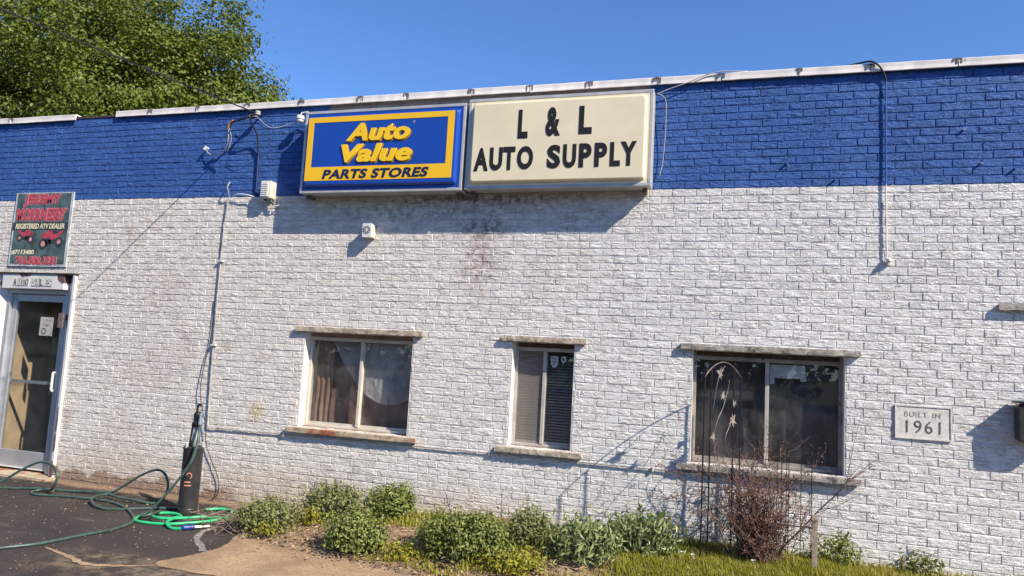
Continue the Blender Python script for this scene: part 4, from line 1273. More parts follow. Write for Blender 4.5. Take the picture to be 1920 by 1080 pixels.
build('pump_handle', MB().tube(spline([(CX + 0.0, CY, 0.94), (CX - 0.002, CY, 0.985), (CX + 0.012, CY, 1.02), (CX + 0.04, CY - 0.01, 1.03), (CX + 0.055, CY - 0.015, 1.015)], 5), 0.011, 8), M['black_cable'], tank, smooth_it=True)
build('valve', MB().tube([(CX + 0.07, CY - 0.03, 0.95), (CX + 0.075, CY - 0.035, 0.84)], [0.013, 0.02], 10), M['steel'], tank)
def wrap(u, z, r=0.0902):
    a = -math.pi / 2 + 0.32 + u / r
    return (CX + r * math.cos(a), CY + r * math.sin(a), z)
pr = MB()
for (u_, z_, w_, h_) in ((-0.02, 0.302, 0.055, 0.012), (-0.02, 0.272, 0.062, 0.010)):
    vs = []
    for k in range(7):
        vs += [wrap(u_ + w_ * k / 6, z_), wrap(u_ + w_ * k / 6, z_ + h_)]
    pr.add(vs, [(2 * k, 2 * k + 2, 2 * k + 3, 2 * k + 1) for k in range(6)])
arc = []
for k in range(15):
    t = -1.0 + 3.9 * k / 14
    arc += [wrap(0.018 + 0.026 * math.cos(t), 0.365 + 0.032 * math.sin(t)), wrap(0.018 + 0.019 * math.cos(t), 0.365 + 0.024 * math.sin(t))]
pr.add(arc, [(2 * k, 2 * k + 2, 2 * k + 3, 2 * k + 1) for k in range(14)])
build('faded_print', pr, M['orange_print'], tank)
build('warning_label', MB().add([wrap(-0.075, 0.41), wrap(-0.05, 0.405), wrap(-0.05, 0.418), wrap(-0.075, 0.422)], [(0, 1, 2, 3)]), M['paper'], tank)

HR = 0.0125
cable('garden_hose', [(-5.32, -2.9, HR), (-5.21, -2.40, HR), (-5.16, -2.21, HR), (-5.04, -1.99, HR), (-4.99, -1.68, HR), (-4.94, -1.39, HR), (-5.01, -1.13, HR + 0.0), (-5.22, -0.92, HR), (-5.55, -0.70, HR), (-5.9, -0.60, HR), (-6.35, -0.64, HR), (-6.62, -0.72, HR), (-6.78, -0.64, HR), (-6.74, -0.55, HR + .01), (-6.58, -0.6, 0.05), (-6.51, -0.62, 0.12), (-6.50, -0.62, 0.21), (-6.60, -0.6, 0.29), (-6.77, -0.6, 0.305), (-6.97, -0.62, 0.215), (-7.13, -0.68, 0.10), (-7.28, -0.8, HR), (-7.7, -1.1, HR), (-8.3, -1.0, HR)], HR, M['hose'], 'dark green hose looping from the door across the asphalt', 'hose', 8, 8)
cable('garden_hose', [(-8.6, -0.75, HR), (-7.7, -0.72, HR), (-7.28, -0.70, HR), (-6.89, -0.50, HR), (-6.49, -0.42, HR), (-6.15, -0.36, HR + .02), (-6.06, -0.33, 0.04), (-5.93, -0.31, 0.12), (-5.75, -0.30, 0.235), (-5.57, -0.30, 0.305), (-5.44, -0.32, 0.28), (-5.37, -0.34, 0.18), (-5.36, -0.38, 0.08), (-5.42, -0.44, HR), (-5.6, -0.50, HR + 0.018), (-5.8, -0.52, HR + 0.03), (-6.0, -0.47, HR + 0.03), (-5.92, -0.72, HR + 0.028), (-5.6, -0.86, HR), (-5.25, -0.60, HR), (-5.05, -0.50, HR)], HR, M['hose'], 'dark green hose rising in an arch beside the wall', 'hose', 8, 8)
cable('garden_hose', [(CX + 0.075, CY - 0.035, 0.85), (-4.765, -0.69, 0.76), (-4.745, -0.73, 0.64), (-4.765, -0.77, 0.50), (-4.85, -0.82, 0.33), (-4.95, -0.88, 0.17), (-5.03, -0.93, 0.06), (-5.06, -0.97, 0.045), (-5.0, -1.02, 0.045), (-4.95, -0.97, 0.06), (-5.0, -0.86, 0.05), (-5.1, -0.7, HR)], HR * 0.95, M['hose'], 'grey-green hose coming down from the pump head to the coil', 'hose', 8, 8)
GR = 0.0138
cable('garden_hose', [(-4.83, -0.42, GR), (-4.74, -0.33, GR), (-4.62, -0.32, GR), (-4.52, -0.45, GR), (-4.46, -0.72, GR), (-4.62, -0.97, GR), (-4.76, -1.07, GR), (-4.94, -1.10, GR), (-5.06, -1.05, GR), (-5.12, -0.88, GR), (-5.04, -0.73, GR), (-4.90, -0.71, GR), (-4.79, -0.78, GR), (-4.72, -0.92, GR + 0.033), (-4.70, -1.06, GR + 0.02), (-4.58, -1.14, GR), (-4.48, -1.12, GR)], GR, M['hose_bright'], 'bright green hose coiled round the foot of the black cylinder', 'hose', 8, 8)
cable('garden_hose', [(-4.93, -0.99, GR + 0.03), (-4.80, -1.02, GR + 0.034), (-4.66, -0.93, GR + 0.034), (-4.54, -0.80, GR + 0.034), (-4.44, -0.60, GR), (-4.38, -0.44, GR), (-4.25, -0.38, GR + 0.01), (-4.1, -0.36, GR + 0.03)], GR, M['hose_bright'], 'bright green hose end leading into the twigs of the bed', 'hose', 8, 8)
fit = thing('hose_fitting', (-4.45, -1.1, 0.0), 'blue and silver hose coupling lying on the asphalt', 'hose coupling')
build('grip', MB().tube([(-4.485, -1.122, 0.024), (-4.47, -1.112, 0.024), (-4.42, -1.06, 0.024), (-4.41, -1.05, 0.024)], [0.018, 0.023, 0.023, 0.018], 12), M['blue_fitting'], fit)
build('tip', MB().tube([(-4.41, -1.05, 0.024), (-4.37, -1.01, 0.022), (-4.36, -0.995, 0.022), (-4.33, -0.965, 0.022)], [0.014, 0.013, 0.009, 0.008], 10), M['brass'], fit)

# ------------------------------------------------------------------ trellis
TL, TR_ = Vector((-0.19, -0.60, 0)), Vector((0.083, -0.085, 0))
def tp(u, z):
    p_ = TL + (TR_ - TL) * u
    return (p_.x, p_.y, z)
trel = thing('arched_trellis', (-0.05, -0.34, 0.12), 'arched dark iron trellis with pale metal leaves before the wide window', 'trellis')
arch = [tp(0, 1.565)]
for k in range(1, 12):
    t = k / 12
    arch.append(tp(t, 1.565 + 0.125 * math.sin(math.pi * t) ** 0.8))
arch.append(tp(1, 1.575))
build('arch', MB().tube(arch, 0.0048, 8), M['iron_old'], trel, True)
for u_ in (0.0, 0.17, 0.80, 1.0):
    top_ = 1.565 + (0.125 * math.sin(math.pi * u_) ** 0.8 if 0 < u_ < 1 else 0)
    build('post', MB().tube([tp(u_, 0.10), tp(u_, top_)], 0.0065, 8), M['iron'], trel)
for z_ in (0.55,):
    build('cross_bar', MB().tube([tp(0, z_), tp(1, z_)], 0.005, 6), M['iron'], trel)
vine1 = spline([tp(0.55, 0.62), tp(0.36, 0.85), tp(0.28, 1.05), tp(0.33, 1.20), tp(0.50, 1.33), tp(0.62, 1.46), tp(0.66, 1.55)], 6)
vine2 = spline([tp(0.80, 0.85), tp(0.66, 0.98), tp(0.58, 1.08), tp(0.70, 1.18), tp(0.82, 1.22)], 6)
vine3 = spline([tp(0.24, 1.32), tp(0.30, 1.46), tp(0.36, 1.56), tp(0.48, 1.64), tp(0.55, 1.66)], 6)
for v_ in (vine1, vine2, vine3):
    build('vine', MB().tube(v_, 0.0026, 6), M['iron_old'], trel, True)
du = (TR_ - TL).normalized()
nrm = Vector((du.y, -du.x, 0))
def ivy(u_, z_, s, rot):
    c = Vector(tp(u_, z_)) + nrm * 0.006
    outl = [(0, -1.0), (0.18, -0.35), (0.85, -0.55), (0.45, -0.05), (0.95, 0.35), (0.35, 0.28), (0.0, 1.1), (-0.35, 0.28), (-0.95, 0.35), (-0.45, -0.05), (-0.85, -0.55), (-0.18, -0.35)]
    mb_ = MB()
    vs_ = []
    for off_ in (0.0012, -0.0012):
        for (a_, b_) in outl:
            x_ = a_ * math.cos(rot) - b_ * math.sin(rot)
            z__ = a_ * math.sin(rot) + b_ * math.cos(rot)
            vs_.append(c + du * x_ * s + Vector((0, 0, z__ * s)) + nrm * (off_ + 0.25 * s * abs(a_)))
    n_ = len(outl)
    vs_.append(c + nrm * 0.0012)
    vs_.append(c - nrm * 0.0012)
    fs_ = []
    for k in range(n_):
        k2 = (k + 1) % n_
        fs_ += [(2 * n_, k, k2), (2 * n_ + 1, n_ + k2, n_ + k), (k, n_ + k, n_ + k2, k2)]
    mb_.add(vs_, fs_)
    build('metal_leaf', mb_, M['iron_leaf'], trel)
for u_, z_, s, r_ in ((0.37, 1.60, 0.042, 1.2), (0.46, 1.425, 0.032, -0.6), (0.78, 1.36, 0.028, 0.4), (0.74, 1.23, 0.048, -0.9), (0.22, 1.11, 0.032, 1.9), (0.40, 0.90, 0.040, 0.3), (0.62, 0.88, 0.032, -0.4), (0.9, 0.78, 0.03, 0.8)):
    ivy(u_, z_, s * 1.3, r_)

# scroll-topped plant support behind the bush
scr = thing('scroll_plant_support', (0.5, -0.22, 0.12), 'dark iron plant support with curled scroll tops under the wide window', 'plant support')
def scroll(x, ztop, r, dirn, y):
    pts_ = [(x, y, 0.10), (x, y, ztop - r * 0.6)]
    for k in range(20):
        t = k / 19
        a = math.pi - t * 2.0 * math.pi * 1.15
        rr = r * (1 - 0.62 * t)
        pts_.append((x + dirn * (r + rr * math.cos(a)), y, ztop - r + rr * math.sin(a) + 0.2 * r * (1 - t)))
    build('scroll_rod', MB().tube(spline(pts_, 3), 0.0032, 6), M['iron'], scr, True)
scroll(0.545, 1.085, 0.050, 1, -0.22)
scroll(0.618, 1.005, 0.052, 1, -0.26)
scroll(0.44, 1.07, 0.042, -1, -0.20)
scroll(0.40, 1.02, 0.035, -1, -0.24)
scroll(0.45, 0.99, 0.040, -1, -0.28)
scroll(0.37, 1.10, 0.036, 1, -0.21)
build('scroll_base', MB().tube([(0.36, -0.24, 0.45), (0.63, -0.24, 0.45)], 0.005, 6), M['iron'], scr)

# wooden stake
stk = MB().slab(0.598, 0.638, -0.52, -0.497, 0.02, 0.60, 2, 1, 10, 0.002, 9)
tag(build('wooden_stake', stk, M['stake']), 'weathered wooden stake in the grass right of the bare bush', 'stake')

# ------------------------------------------------------------------ plants
def leaf_cloud(C, Nrm, size, asp=0.55, rg=RNG, fold=0.25):
    """rhombic, slightly folded leaves; C (n,3) centres, Nrm (n,3) rough normals, size (n,)"""
    n_ = len(C)
    Nrm = Nrm / np.maximum(np.linalg.norm(Nrm, axis=1, keepdims=True), 1e-6)
    T = rg.normal(size=(n_, 3))
    T = T - (T * Nrm).sum(1, keepdims=True) * Nrm
    T /= np.maximum(np.linalg.norm(T, axis=1, keepdims=True), 1e-6)
    B = np.cross(Nrm, T)
    s = size[:, None]
    P0 = C - T * s * 0.5
    P1 = C + B * s * asp * 0.5 - T * s * 0.05 + Nrm * s * fold * 0.35
    P2 = C + T * s * 0.5 - Nrm * s * 0.12
    P3 = C - B * s * asp * 0.5 - T * s * 0.05 + Nrm * s * fold * 0.35
    V_ = np.stack([P0, P1, P2, P3], 1).reshape(-1, 3)
    base = np.arange(n_)[:, None] * 4
    F_ = np.concatenate([base + np.array([[0, 1, 2]]), base + np.array([[0, 2, 3]])])
    return V_, F_

def crown_points(center, rad, n_tips, per, spread, rg, shell=0.55, lump=0.25, seed=1, zmin=-1.0):
    """leaf positions grouped at branch tips through the outer volume of an uneven crown"""
    d = rg.normal(size=(n_tips * 2, 3))
    d /= np.linalg.norm(d, axis=1, keepdims=True)
    d = d[d[:, 2] > zmin][:n_tips]
    az, el = np.arctan2(d[:, 1], d[:, 0]), np.arcsin(d[:, 2])
    bump_ = 1 + lump * 2 * (vnoise(az * 2.2 + 20, el * 2.6 + 20, seed) - 0.5) + lump * (vnoise(az * 6 + 20, el * 6 + 20, seed + 3) - 0.5)
    t = (shell ** 3 + (1 - shell ** 3) * rg.random(len(d))) ** (1 / 3)
    tips = np.array(center) + d * np.array(rad) * (bump_ * t)[:, None]
    rep = np.repeat(tips, per, 0)
    off_ = rg.normal(size=rep.shape) * np.array(spread)
    C = rep + off_
    N = np.repeat(d, per, 0) * 0.5 + off_ / np.max(spread) * 0.45 + rg.normal(size=rep.shape) * 0.55 + np.array([0, 0, 0.45])
    return tips, C, N

def tree(name, base, ch, rad, ntips, per, leaf, label, seed, cat='tree'):
    rg = np.random.default_rng(seed)
    t = thing(name, base, label, cat, 'trees behind the building')
    c = Vector((base[0], base[1], ch))
    tips, C, N = crown_points(c, rad, ntips, per, (0.29, 0.29, 0.19), rg, 0.42, 0.36, seed, -0.85)
    V_, F_ = leaf_cloud(C, N, leaf * rg.uniform(0.7, 1.3, len(C)), 0.72, rg)
    build_np('crown', V_, F_, M['tree_leaf'], t)
    tr_ = MB()
    b = Vector(base)
    tr_.tube([b, b + Vector((0.1, 0, 1.5)), b + Vector((-0.1, 0.1, 3.5)), Vector((c.x, c.y, c.z - rad[2] * 0.3)), Vector((c.x, c.y, c.z + rad[2] * 0.5))], [0.42, 0.34, 0.28, 0.2, 0.07], 10)
    for k in range(34):
        p1 = Vector(tips[rg.integers(len(tips))])
        h = rg.uniform(0.25, 0.9)
        st_ = b.lerp(c, h) + Vector((0, 0, rad[2] * 0.2))
        mid = st_.lerp(p1, 0.5) + Vector(rg.normal(size=3)) * 0.35
        tr_.tube([st_, mid, p1], [0.10, 0.055, 0.018], 5)
    build('trunk', tr_, M['bark'], t, True)
    return t
tree('broadleaf_tree', (-25.5, 13.5, 0), 9.8, (6.4, 5.2, 6.2), 1300, 130, 0.125, 'large dense green tree at the left edge behind the roof', 3)
tree('broadleaf_tree', (-18.6, 12.6, 0), 8.3, (4.35, 4.2, 4.9), 860, 130, 0.122, 'smaller green tree with ragged right side behind the roof', 5)

for k in range(10):
    rg = np.random.default_rng(200 + k)
    bx_, by_ = -62 + k * 9.2 + rg.uniform(-1.5, 1.5), -40 + rg.uniform(-3, 3)
    t_ = thing('street_tree', (bx_, by_, 0), 'dark tree across the street mirrored in the window glass', 'tree', 'trees across the street')
    hh_ = rg.uniform(5.5, 7.0)
    tips, C, N = crown_points((bx_, by_, hh_), (5.6, 4.5, hh_ * 0.95), 420, 16, (0.6, 0.6, 0.5), rg, 0.3, 0.25, 300 + k, -0.9)
    V_, F_ = leaf_cloud(C, N, 0.62 * rg.uniform(0.7, 1.3, len(C)), 0.75, rg)
    V_[:, 2] = np.maximum(V_[:, 2], 0.3)
    build_np('crown', V_, F_, M['tree_leaf'], t_)
    build('trunk', MB().tube([(bx_, by_, 0), (bx_ + 0.1, by_, 3), (bx_, by_ + 0.1, hh_ + 2)], [0.4, 0.3, 0.1], 8), M['bark'], t_)

def shrub(name, cx_, cy_, w, d, h, nt_, per, leaf, material, label, seed, asp=0.55, twigs=8, upright=0.0, group='shrubs in the planting bed', tw=None):
    rg = np.random.default_rng(seed)
    z0_ = float(bed_z(cx_, cy_))
    t = thing(name, (cx_, cy_, z0_), label, 'shrub', group)
    c = (cx_, cy_, z0_ + h * 0.45)
    tips, C, N = crown_points(c, (w / 2, d / 2, h * 0.55), nt_, per, (leaf * 1.1, leaf * 1.1, leaf * 1.0), rg, 0.2, 0.40, seed, -0.75)
    keep = C[:, 2] > z0_ + 0.01
    C, N = C[keep], N[keep]
    if upright:
        N = N * np.array([1, 1, 1 - upright])
    # leggy shoots that break the outline
    shoots = []
    for k in range(int(14 * w / 0.5)):
        a_, e_ = rg.uniform(0, 2 * math.pi), rg.uniform(0.35, 1.35)
        dv = np.array([math.cos(a_) * math.cos(e_) * w / 2, math.sin(a_) * math.cos(e_) * d / 2, math.sin(e_) * h * 0.58])
        p0_, p1_ = np.array(c) + dv * 0.4, np.array(c) + dv * rg.uniform(1.05, 1.42) + rg.normal(size=3) * 0.012
        shoots.append((p0_, p1_))
        tt = rg.uniform(0.3, 1.05, 11)[:, None]
        C = np.concatenate([C, p0_ + (p1_ - p0_) * tt + rg.normal(size=(11, 3)) * leaf * 0.35])
        N = np.concatenate([N, rg.normal(size=(11, 3)) + np.array([0, 0, 0.4])])
    V_, F_ = leaf_cloud(C, N, leaf * rg.uniform(0.6, 1.35, len(C)), asp, rg)
    build_np('foliage', V_, F_, material, t)
    st_ = MB()
    for p0_, p1_ in shoots:
        st_.tube([Vector(p0_), Vector(p1_)], 0.002, 4, 0.001)
    for k in range(twigs):
        p1 = Vector(tips[rg.integers(len(tips))])
        p0 = Vector((cx_ + rg.normal() * w * 0.08, cy_ + rg.normal() * d * 0.08, z0_ - 0.01))
        mid = p0.lerp(p1, 0.5) + Vector(rg.normal(size=3)) * 0.02
        st_.tube([p0, mid, p1], [0.004, 0.003, 0.0015], 4)
    build('stems', st_, tw or M['twig_pale'], t)
    return t

shrub('leafy_shrub', -3.82, -0.86, 0.6, 0.4, 0.24, 255, 12, 0.030, M['shrub_b'], 'low spreading grey-green shrub among dry twigs by the green hose', 21, twigs=22)
shrub('leafy_shrub', -3.42, -0.46, 0.66, 0.36, 0.3, 285, 12, 0.032, M['shrub_b'], 'pale grey-green shrub with upright shoots close to the wall', 22, twigs=20)
shrub('round_shrub', -2.88, -0.36, 0.4, 0.34, 0.28, 300, 13, 0.033, M['shrub_a'], 'rounded dark green shrub touching the wall below the rusty sill', 23, twigs=14)
shrub('round_shrub', -2.83, -1.1, 0.44, 0.36, 0.27, 345, 13, 0.033, M['shrub_a'], 'rounded dark green shrub at the front edge of the bed', 24, twigs=16)
shrub('leafy_shrub', -1.92, -1.02, 0.74, 0.5, 0.31, 630, 13, 0.030, M['shrub_a'], 'largest bushy green shrub in the middle of the bed', 25, twigs=30)
shrub('leafy_shrub', -1.5, -0.74, 0.34, 0.3, 0.29, 255, 12, 0.025, M['shrub_b'], 'feathery pale green shrub right of the largest shrub', 26, twigs=14)
shrub('broad_leaf_plant', -1.04, -0.84, 0.44, 0.38, 0.21, 192, 10, 0.062, M['shrub_c'], 'clump of upright broad blue-green leaves below the narrow window', 27, 0.34, 6, 0.75)
shrub('broad_leaf_plant', -0.61, -0.52, 0.5, 0.36, 0.225, 208, 10, 0.060, M['shrub_c'], 'clump of upright broad leaves nearest the trellis', 28, 0.34, 6, 0.75)
shrub('small_weed', -2.4, -1.18, 0.24, 0.16, 0.11, 60, 7, 0.026, M['yellow_leaf'], 'small yellow-green weed between the two dark front shrubs', 29, twigs=6, group='weeds in the bed')
shrub('small_weed', -3.72, -1.03, 0.22, 0.15, 0.1, 45, 7, 0.026, M['yellow_leaf'], 'small yellow-green weed at the tip of the bed', 30, twigs=6, group='weeds in the bed')
shrub('small_weed', -3.48, -0.66, 0.18, 0.16, 0.17, 34, 7, 0.036, M['yellow_leaf'], 'pale weed with two flower stalks before the grey-green shrubs', 31, 0.4, 4, 0.5, group='weeds in the bed')
shrub('small_weed', 0.80, -0.16, 0.34, 0.22, 0.20, 70, 7, 0.034, M['shrub_a'], 'low leafy weed against the wall right of the stake', 32, twigs=5, group='weeds in the bed')
shrub('small_weed', 1.40, -0.12, 0.30, 0.18, 0.13, 50, 7, 0.034, M['shrub_b'], 'pale weed at the wall foot below the date stone', 33, twigs=4, group='weeds in the bed')
shrub('small_weed', -1.5, -1.15, 0.55, 0.3, 0.13, 150, 8, 0.026, M['yellow_leaf'], 'yellow-green ground cover in front of the feathery shrub', 34, twigs=5, group='weeds in the bed')

# bare twiggy bush ---------------------------------------------------
def bare_bush(name, base, label, stems, tops, seed, leafn):
    rg = np.random.default_rng(seed)
    t = thing(name, base, label, 'bush')
    br = MB()
    lc, ln_ = [], []
    b = Vector(base)
    def grow(p, d, L, r, depth):
        n_ = 4
        pts_ = [p]
        q = p.copy()
        dd = d.copy()
        for k in range(n_):
            dd = (dd + Vector(rg.normal(size=3)) * 0.16 + Vector((0, 0, 0.05))).normalized()
            q = q + dd * L / n_
            pts_.append(q.copy())
        br.tube(pts_, r, 4 if depth else 5, r * 0.45, False)
        if depth < 2:
            for k in range(int(rg.integers(3, 6)) if depth == 0 else int(rg.integers(2, 4))):
                i_ = int(rg.integers(1, n_ + 1))
                nd = (dd * 0.7 + Vector(rg.normal(size=3)) * 0.55 + Vector((0, 0, 0.15))).normalized()
                grow(pts_[i_], nd, L * rg.uniform(0.25, 0.5), r * 0.55, depth + 1)
        if depth:
            for k in range(leafn):
                i_ = int(rg.integers(1, n_ + 1))
                lc.append(pts_[i_] + Vector(rg.normal(size=3)) * 0.006)
                ln_.append(rg.normal(size=3))
    for k in range(stems):
        tx, ty, tz = tops[k % len(tops)]
        tgt = Vector((tx + rg.normal() * 0.10, ty + rg.normal() * 0.06, tz + rg.normal() * 0.09))
        p0 = b + Vector((rg.normal() * 0.07, rg.normal() * 0.05, -0.02))
        v = tgt - p0
        grow(p0, v.normalized(), v.length * rg.uniform(0.55, 0.95), 0.0042 * rg.uniform(0.7, 1.3), 0)
    build('branches', br, M['twig'], t)
    V_, F_ = leaf_cloud(np.array(lc), np.array(ln_), rg.uniform(0.010, 0.022, len(lc)), 0.6, rg)
    build_np('dry_leaves', V_, F_, M['red_leaf'], t)
    return t
bb = bare_bush('bare_bush', (0.24, -0.38, 0.13), 'bare reddish twiggy bush beneath the wide window', 120, [(-0.12, -0.42, 0.86), (-0.16, -0.42, 0.78), (0.0, -0.42, 0.88), (0.1, -0.4, 0.88), (0.02, -0.4, 0.72), (0.2, -0.36, 0.86), (0.28, -0.4, 0.88), (0.4, -0.36, 0.84), (0.12, -0.46, 0.60), (0.5, -0.35, 0.80), (0.06, -0.5, 0.66), (0.24, -0.45, 0.55), (-0.02, -0.38, 0.86), (0.08, -0.4, 1.02), (0.5, -0.38, 0.76), (0.16, -0.42, 0.5)], 51, 5)
lb = MB()
rg = np.random.default_rng(77)
main = spline([(0.30, -0.40, 0.10), (0.40, -0.40, 0.30), (0.54, -0.40, 0.47), (0.66, -0.40, 0.62), (0.80, -0.42, 0.78), (0.87, -0.43, 0.90)], 5)
lb.tube(main, 0.009, 6, 0.003)
lb.tube(spline([(0.26, -0.38, 0.12), (0.30, -0.36, 0.32), (0.38, -0.34, 0.46), (0.46, -0.33, 0.62)], 5), 0.008, 6, 0.003)
for k in range(26):
    i_ = int(rg.integers(6, len(main)))
    p_ = Vector(main[i_])
    d_ = Vector((0.10 + rg.normal() * 0.12, rg.normal() * 0.1, 0.13 + rg.normal() * 0.10))
    lb.tube([p_, p_ + d_ * 0.5 + Vector(rg.normal(size=3)) * 0.012, p_ + d_ * rg.uniform(0.8, 1.5)], 0.0024, 4, 0.001)
build('long_branch', lb, M['twig'], bb)

# dry twigs at the left tip of the bed
rg = np.random.default_rng(5)
tw = MB()
for k in range(230):
    a = rg.uniform(0, 2 * math.pi)
    c = Vector((-4.10 + rg.normal() * 0.19, -0.72 + rg.normal() * 0.16, 0.03 + abs(rg.normal()) * 0.06))
    L = rg.uniform(0.10, 0.34)
    d_ = Vector((math.cos(a), math.sin(a) * 0.7, rg.normal() * 0.35 + 0.12)).normalized() * L
    tw.tube([c - d_ * 0.5, c + Vector(rg.normal(size=3)) * 0.015, c + d_ * 0.5], 0.0032, 4, 0.0014, False)
o = tag(build('dry_twig_heap', tw, M['twig_pale']), 'tangled heap of dry brown twigs at the left tip of the bed', 'twigs')
o['kind'] = 'stuff'
# upright dry stalks against the wall
for k, (sx0, sy0, hh_) in enumerate([(-4.15, -0.12, 0.36), (-3.72, -0.10, 0.42), (-3.46, -0.12, 0.50), (-2.25, -0.1, 0.36), (-1.72, -0.12, 0.44)]):
    s_ = MB()
    z_ = float(bed_z(sx0, sy0))
    p_ = [(sx0, sy0, z_ - 0.01), (sx0 + 0.02, sy0 - 0.01, z_ + hh_ * 0.5), (sx0 + rg.normal() * 0.03, sy0, z_ + hh_)]
    s_.tube(p_, 0.003, 5, 0.0012)
    for q in range(5):
        h = rg.uniform(0.4, 0.95)
        st_ = Vector(p_[1]).lerp(Vector(p_[2]), (h - 0.4) / 0.6)
        s_.tube([st_, st_ + Vector((rg.normal() * 0.05, rg.normal() * 0.02, 0.03 + abs(rg.normal()) * 0.04))], 0.0018, 4, 0.001)
    tag(build('dry_stalk', s_, M['twig_pale']), ['dry branched stalk at the wall nearest the green hose', 'dry branched stalk at the wall behind the low spreading shrub', 'tallest dry branched stalk at the wall left of the pale shrub', 'dry branched stalk at the wall left of the largest shrub', 'dry branched stalk at the wall behind the feathery shrub'][k], 'stalk', 'dry stalks along the wall')

# uncountable cover: grass, weeds, fallen leaves ----------------------
def blades(name, n_, xr, yfun, hr, material, dens=None, seed=1, w=0.0028):
    rg_ = np.random.default_rng(seed)
    x_ = rg_.uniform(*xr, n_ * 2)
    y_ = yfun(rg_, x_)
    if dens is not None:
        k_ = rg_.random(len(x_)) < dens(x_, y_)
        x_, y_ = x_[k_][:n_], y_[k_][:n_]
    n_ = len(x_)
    z_ = bed_z(x_, y_) - 0.004
    clump = 0.55 + 0.9 * vnoise(x_ * 7, y_ * 7, seed + 8)
    h = rg_.uniform(hr[0], hr[1], n_) * clump
    a = rg_.uniform(0, 2 * np.pi, n_)
    lean = rg_.uniform(0.1, 0.7, n_) * h
    wx, wy = np.cos(a + 1.57) * w, np.sin(a + 1.57) * w
    lx_, ly_ = np.cos(a) * lean, np.sin(a) * lean
    P0 = np.stack([x_ - wx, y_ - wy, z_], -1)
    P1 = np.stack([x_ + wx, y_ + wy, z_], -1)
    P2 = np.stack([x_ + wx * .7 + lx_ * .35, y_ + wy * .7 + ly_ * .35, z_ + h * .6], -1)
    P3 = np.stack([x_ - wx * .7 + lx_ * .35, y_ - wy * .7 + ly_ * .35, z_ + h * .6], -1)
    P4 = np.stack([x_ + lx_, y_ + ly_, z_ + h], -1)
    V_ = np.stack([P0, P1, P2, P3, P4], 1).reshape(-1, 3)
    V_[:, 1] = np.minimum(V_[:, 1], -0.014)
    base = np.arange(n_)[:, None] * 5
    F_ = np.concatenate([base + np.array([[0, 1, 2]]), base + np.array([[0, 2, 3]]), base + np.array([[3, 2, 4]])])
    o_ = build_np(name, V_, F_, material)
    o_['kind'] = 'stuff'
    return o_
g = blades('grass', 60000, (-1.3, 4.4), lambda r_, x_: r_.uniform(-1.45, -0.02, len(x_)), (0.03, 0.075), M['grass'],
           lambda x_, y_: sstep(-1.25, -0.45, x_ + 0.5 * (vnoise(x_ * 3, y_ * 3, 2) - 0.5)) * (0.25 + 0.75 * sstep(1.25, 0.55, x_)) * sstep(0.25, 0.55, vnoise(x_ * 5, y_ * 5, 6) + 0.25), 4)
tag(g, 'short yellow-green grass at the right end of the bed', 'grass')
g = blades('low_weeds', 5000, (-3.9, -0.6), lambda r_, x_: edge_y(x_) + r_.uniform(0.03, 1.0, len(x_)) * (-0.03 - edge_y(x_)), (0.03, 0.07), M['yellow_leaf'],
           lambda x_, y_: sstep(0.55, 0.72, vnoise(x_ * 3.5, y_ * 3.5, 12)), 9, 0.006)
tag(g, 'sparse low green weeds scattered over the dry bed', 'weeds')
rg = np.random.default_rng(60)
n_ = 12000
x_ = rg.uniform(-4.5, 1.6, n_)
y_ = edge_y(x_) + rg.random(n_) * (-0.03 - edge_y(x_)) - (rg.random(n_) < 0.16) * rg.random(n_) ** 2 * 0.35
keep = rg.random(n_) < np.where(x_ > -1.1, 0.25, 1.0) * (0.4 + 0.8 * vnoise(x_ * 4, y_ * 4, 31))
x_, y_ = x_[keep], y_[keep]
C = np.stack([x_, y_, np.maximum(bed_z(x_, y_), 0.006) + rg.uniform(0.002, 0.018, len(x_))], -1)
V_, F_ = leaf_cloud(C, rg.normal(size=C.shape) * 0.5 + np.array([0, 0, 1.0]), rg.uniform(0.014, 0.045, len(C)), 0.5, rg, 0.5)
V_[:, 2] = np.maximum(V_[:, 2], 0.006)
o = build_np('fallen_leaves', V_, F_, M['dry_leaf'])
o['kind'] = 'stuff'
tag(o, 'dry brown fallen leaves covering the planting bed', 'leaves')
tw = MB()
for k in range(420):
    xx = rg.uniform(-4.3, -0.6)
    yy = float(edge_y(xx)) + rg.random() * (-0.04 - float(edge_y(xx)))
    zz = float(bed_z(xx, yy)) + 0.008
    a = rg.uniform(0, math.pi)
    L = rg.uniform(0.03, 0.11)
    dv = Vector((math.cos(a), math.sin(a), rg.normal() * 0.15)) * L
    tw.tube([Vector((xx, yy, zz)) - dv, Vector((xx, yy, zz + 0.006)), Vector((xx, yy, zz)) + dv], 0.0022, 3, 0.001, False)
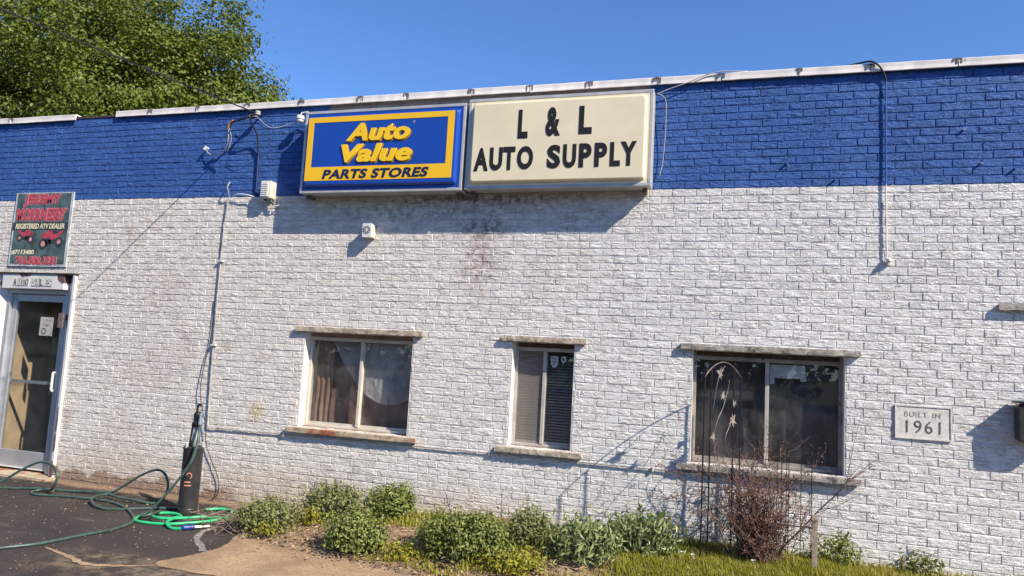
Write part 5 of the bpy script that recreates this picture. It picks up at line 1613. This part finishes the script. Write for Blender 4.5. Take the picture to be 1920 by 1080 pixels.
o = build('twig_litter', tw, M['twig_pale'])
o['kind'] = 'stuff'
tag(o, 'thin dry twigs littering the planting bed', 'twigs')
# dandelion clocks in the grass
for k, (xx, yy) in enumerate([(0.19, -0.62), (-0.32, -0.60), (-0.24, -0.66)]):
    zz = float(bed_z(xx, yy)) + 0.06
    fl = MB()
    for q in range(9):
        a = q * 2.4
        fl.add([(xx, yy, zz), (xx + 0.018 * math.cos(a), yy + 0.018 * math.sin(a), zz + 0.012), (xx + 0.018 * math.cos(a + 0.6), yy + 0.018 * math.sin(a + 0.6), zz + 0.010)], [(0, 1, 2)])
    fl.tube([(xx, yy, zz - 0.07), (xx, yy, zz)], 0.0018, 4)
    tag(build('white_flower', fl, M['paper']), ['white flower in the grass before the bare bush', 'white flower in the grass left of the trellis', 'white flower in the grass close to the trellis foot'][k], 'flower', 'white flowers in the grass')

# loose grit on the asphalt and the apron
rg = np.random.default_rng(90)
n_ = 1500
x_ = np.concatenate([rg.uniform(-8.5, -2.0, n_), rg.uniform(-8.5, -4.6, 500)])
y_ = np.concatenate([rg.uniform(-2.7, -0.1, n_), -np.abs(rg.normal(size=500)) * 0.12 - 0.02])
k_ = y_ < edge_y(x_) - 0.01
x_, y_ = x_[k_], y_[k_]
r_ = rg.uniform(0.002, 0.007, len(x_)) * (1 + (rg.random(len(x_)) < 0.05) * 1.2)
T = np.array([(1, 0, 0), (-0.5, 0.87, 0), (-0.5, -0.87, 0), (0.1, 0.1, 0.9)])
V_ = (np.stack([x_, y_, np.full(len(x_), 0.0055)], -1)[:, None] + (T[None] + rg.normal(size=(len(x_), 4, 3)) * 0.2) * r_[:, None, None]).reshape(-1, 3)
V_[:, 2] = np.maximum(V_[:, 2], 0.0052)
b_ = np.arange(len(x_))[:, None] * 4
F_ = np.concatenate([b_ + np.array([q]) for q in ((0, 1, 3), (1, 2, 3), (2, 0, 3))])
o = build_np('grit', V_, F_, M['apron'])
o['kind'] = 'stuff'
tag(o, 'loose tan grit scattered over the asphalt', 'grit')
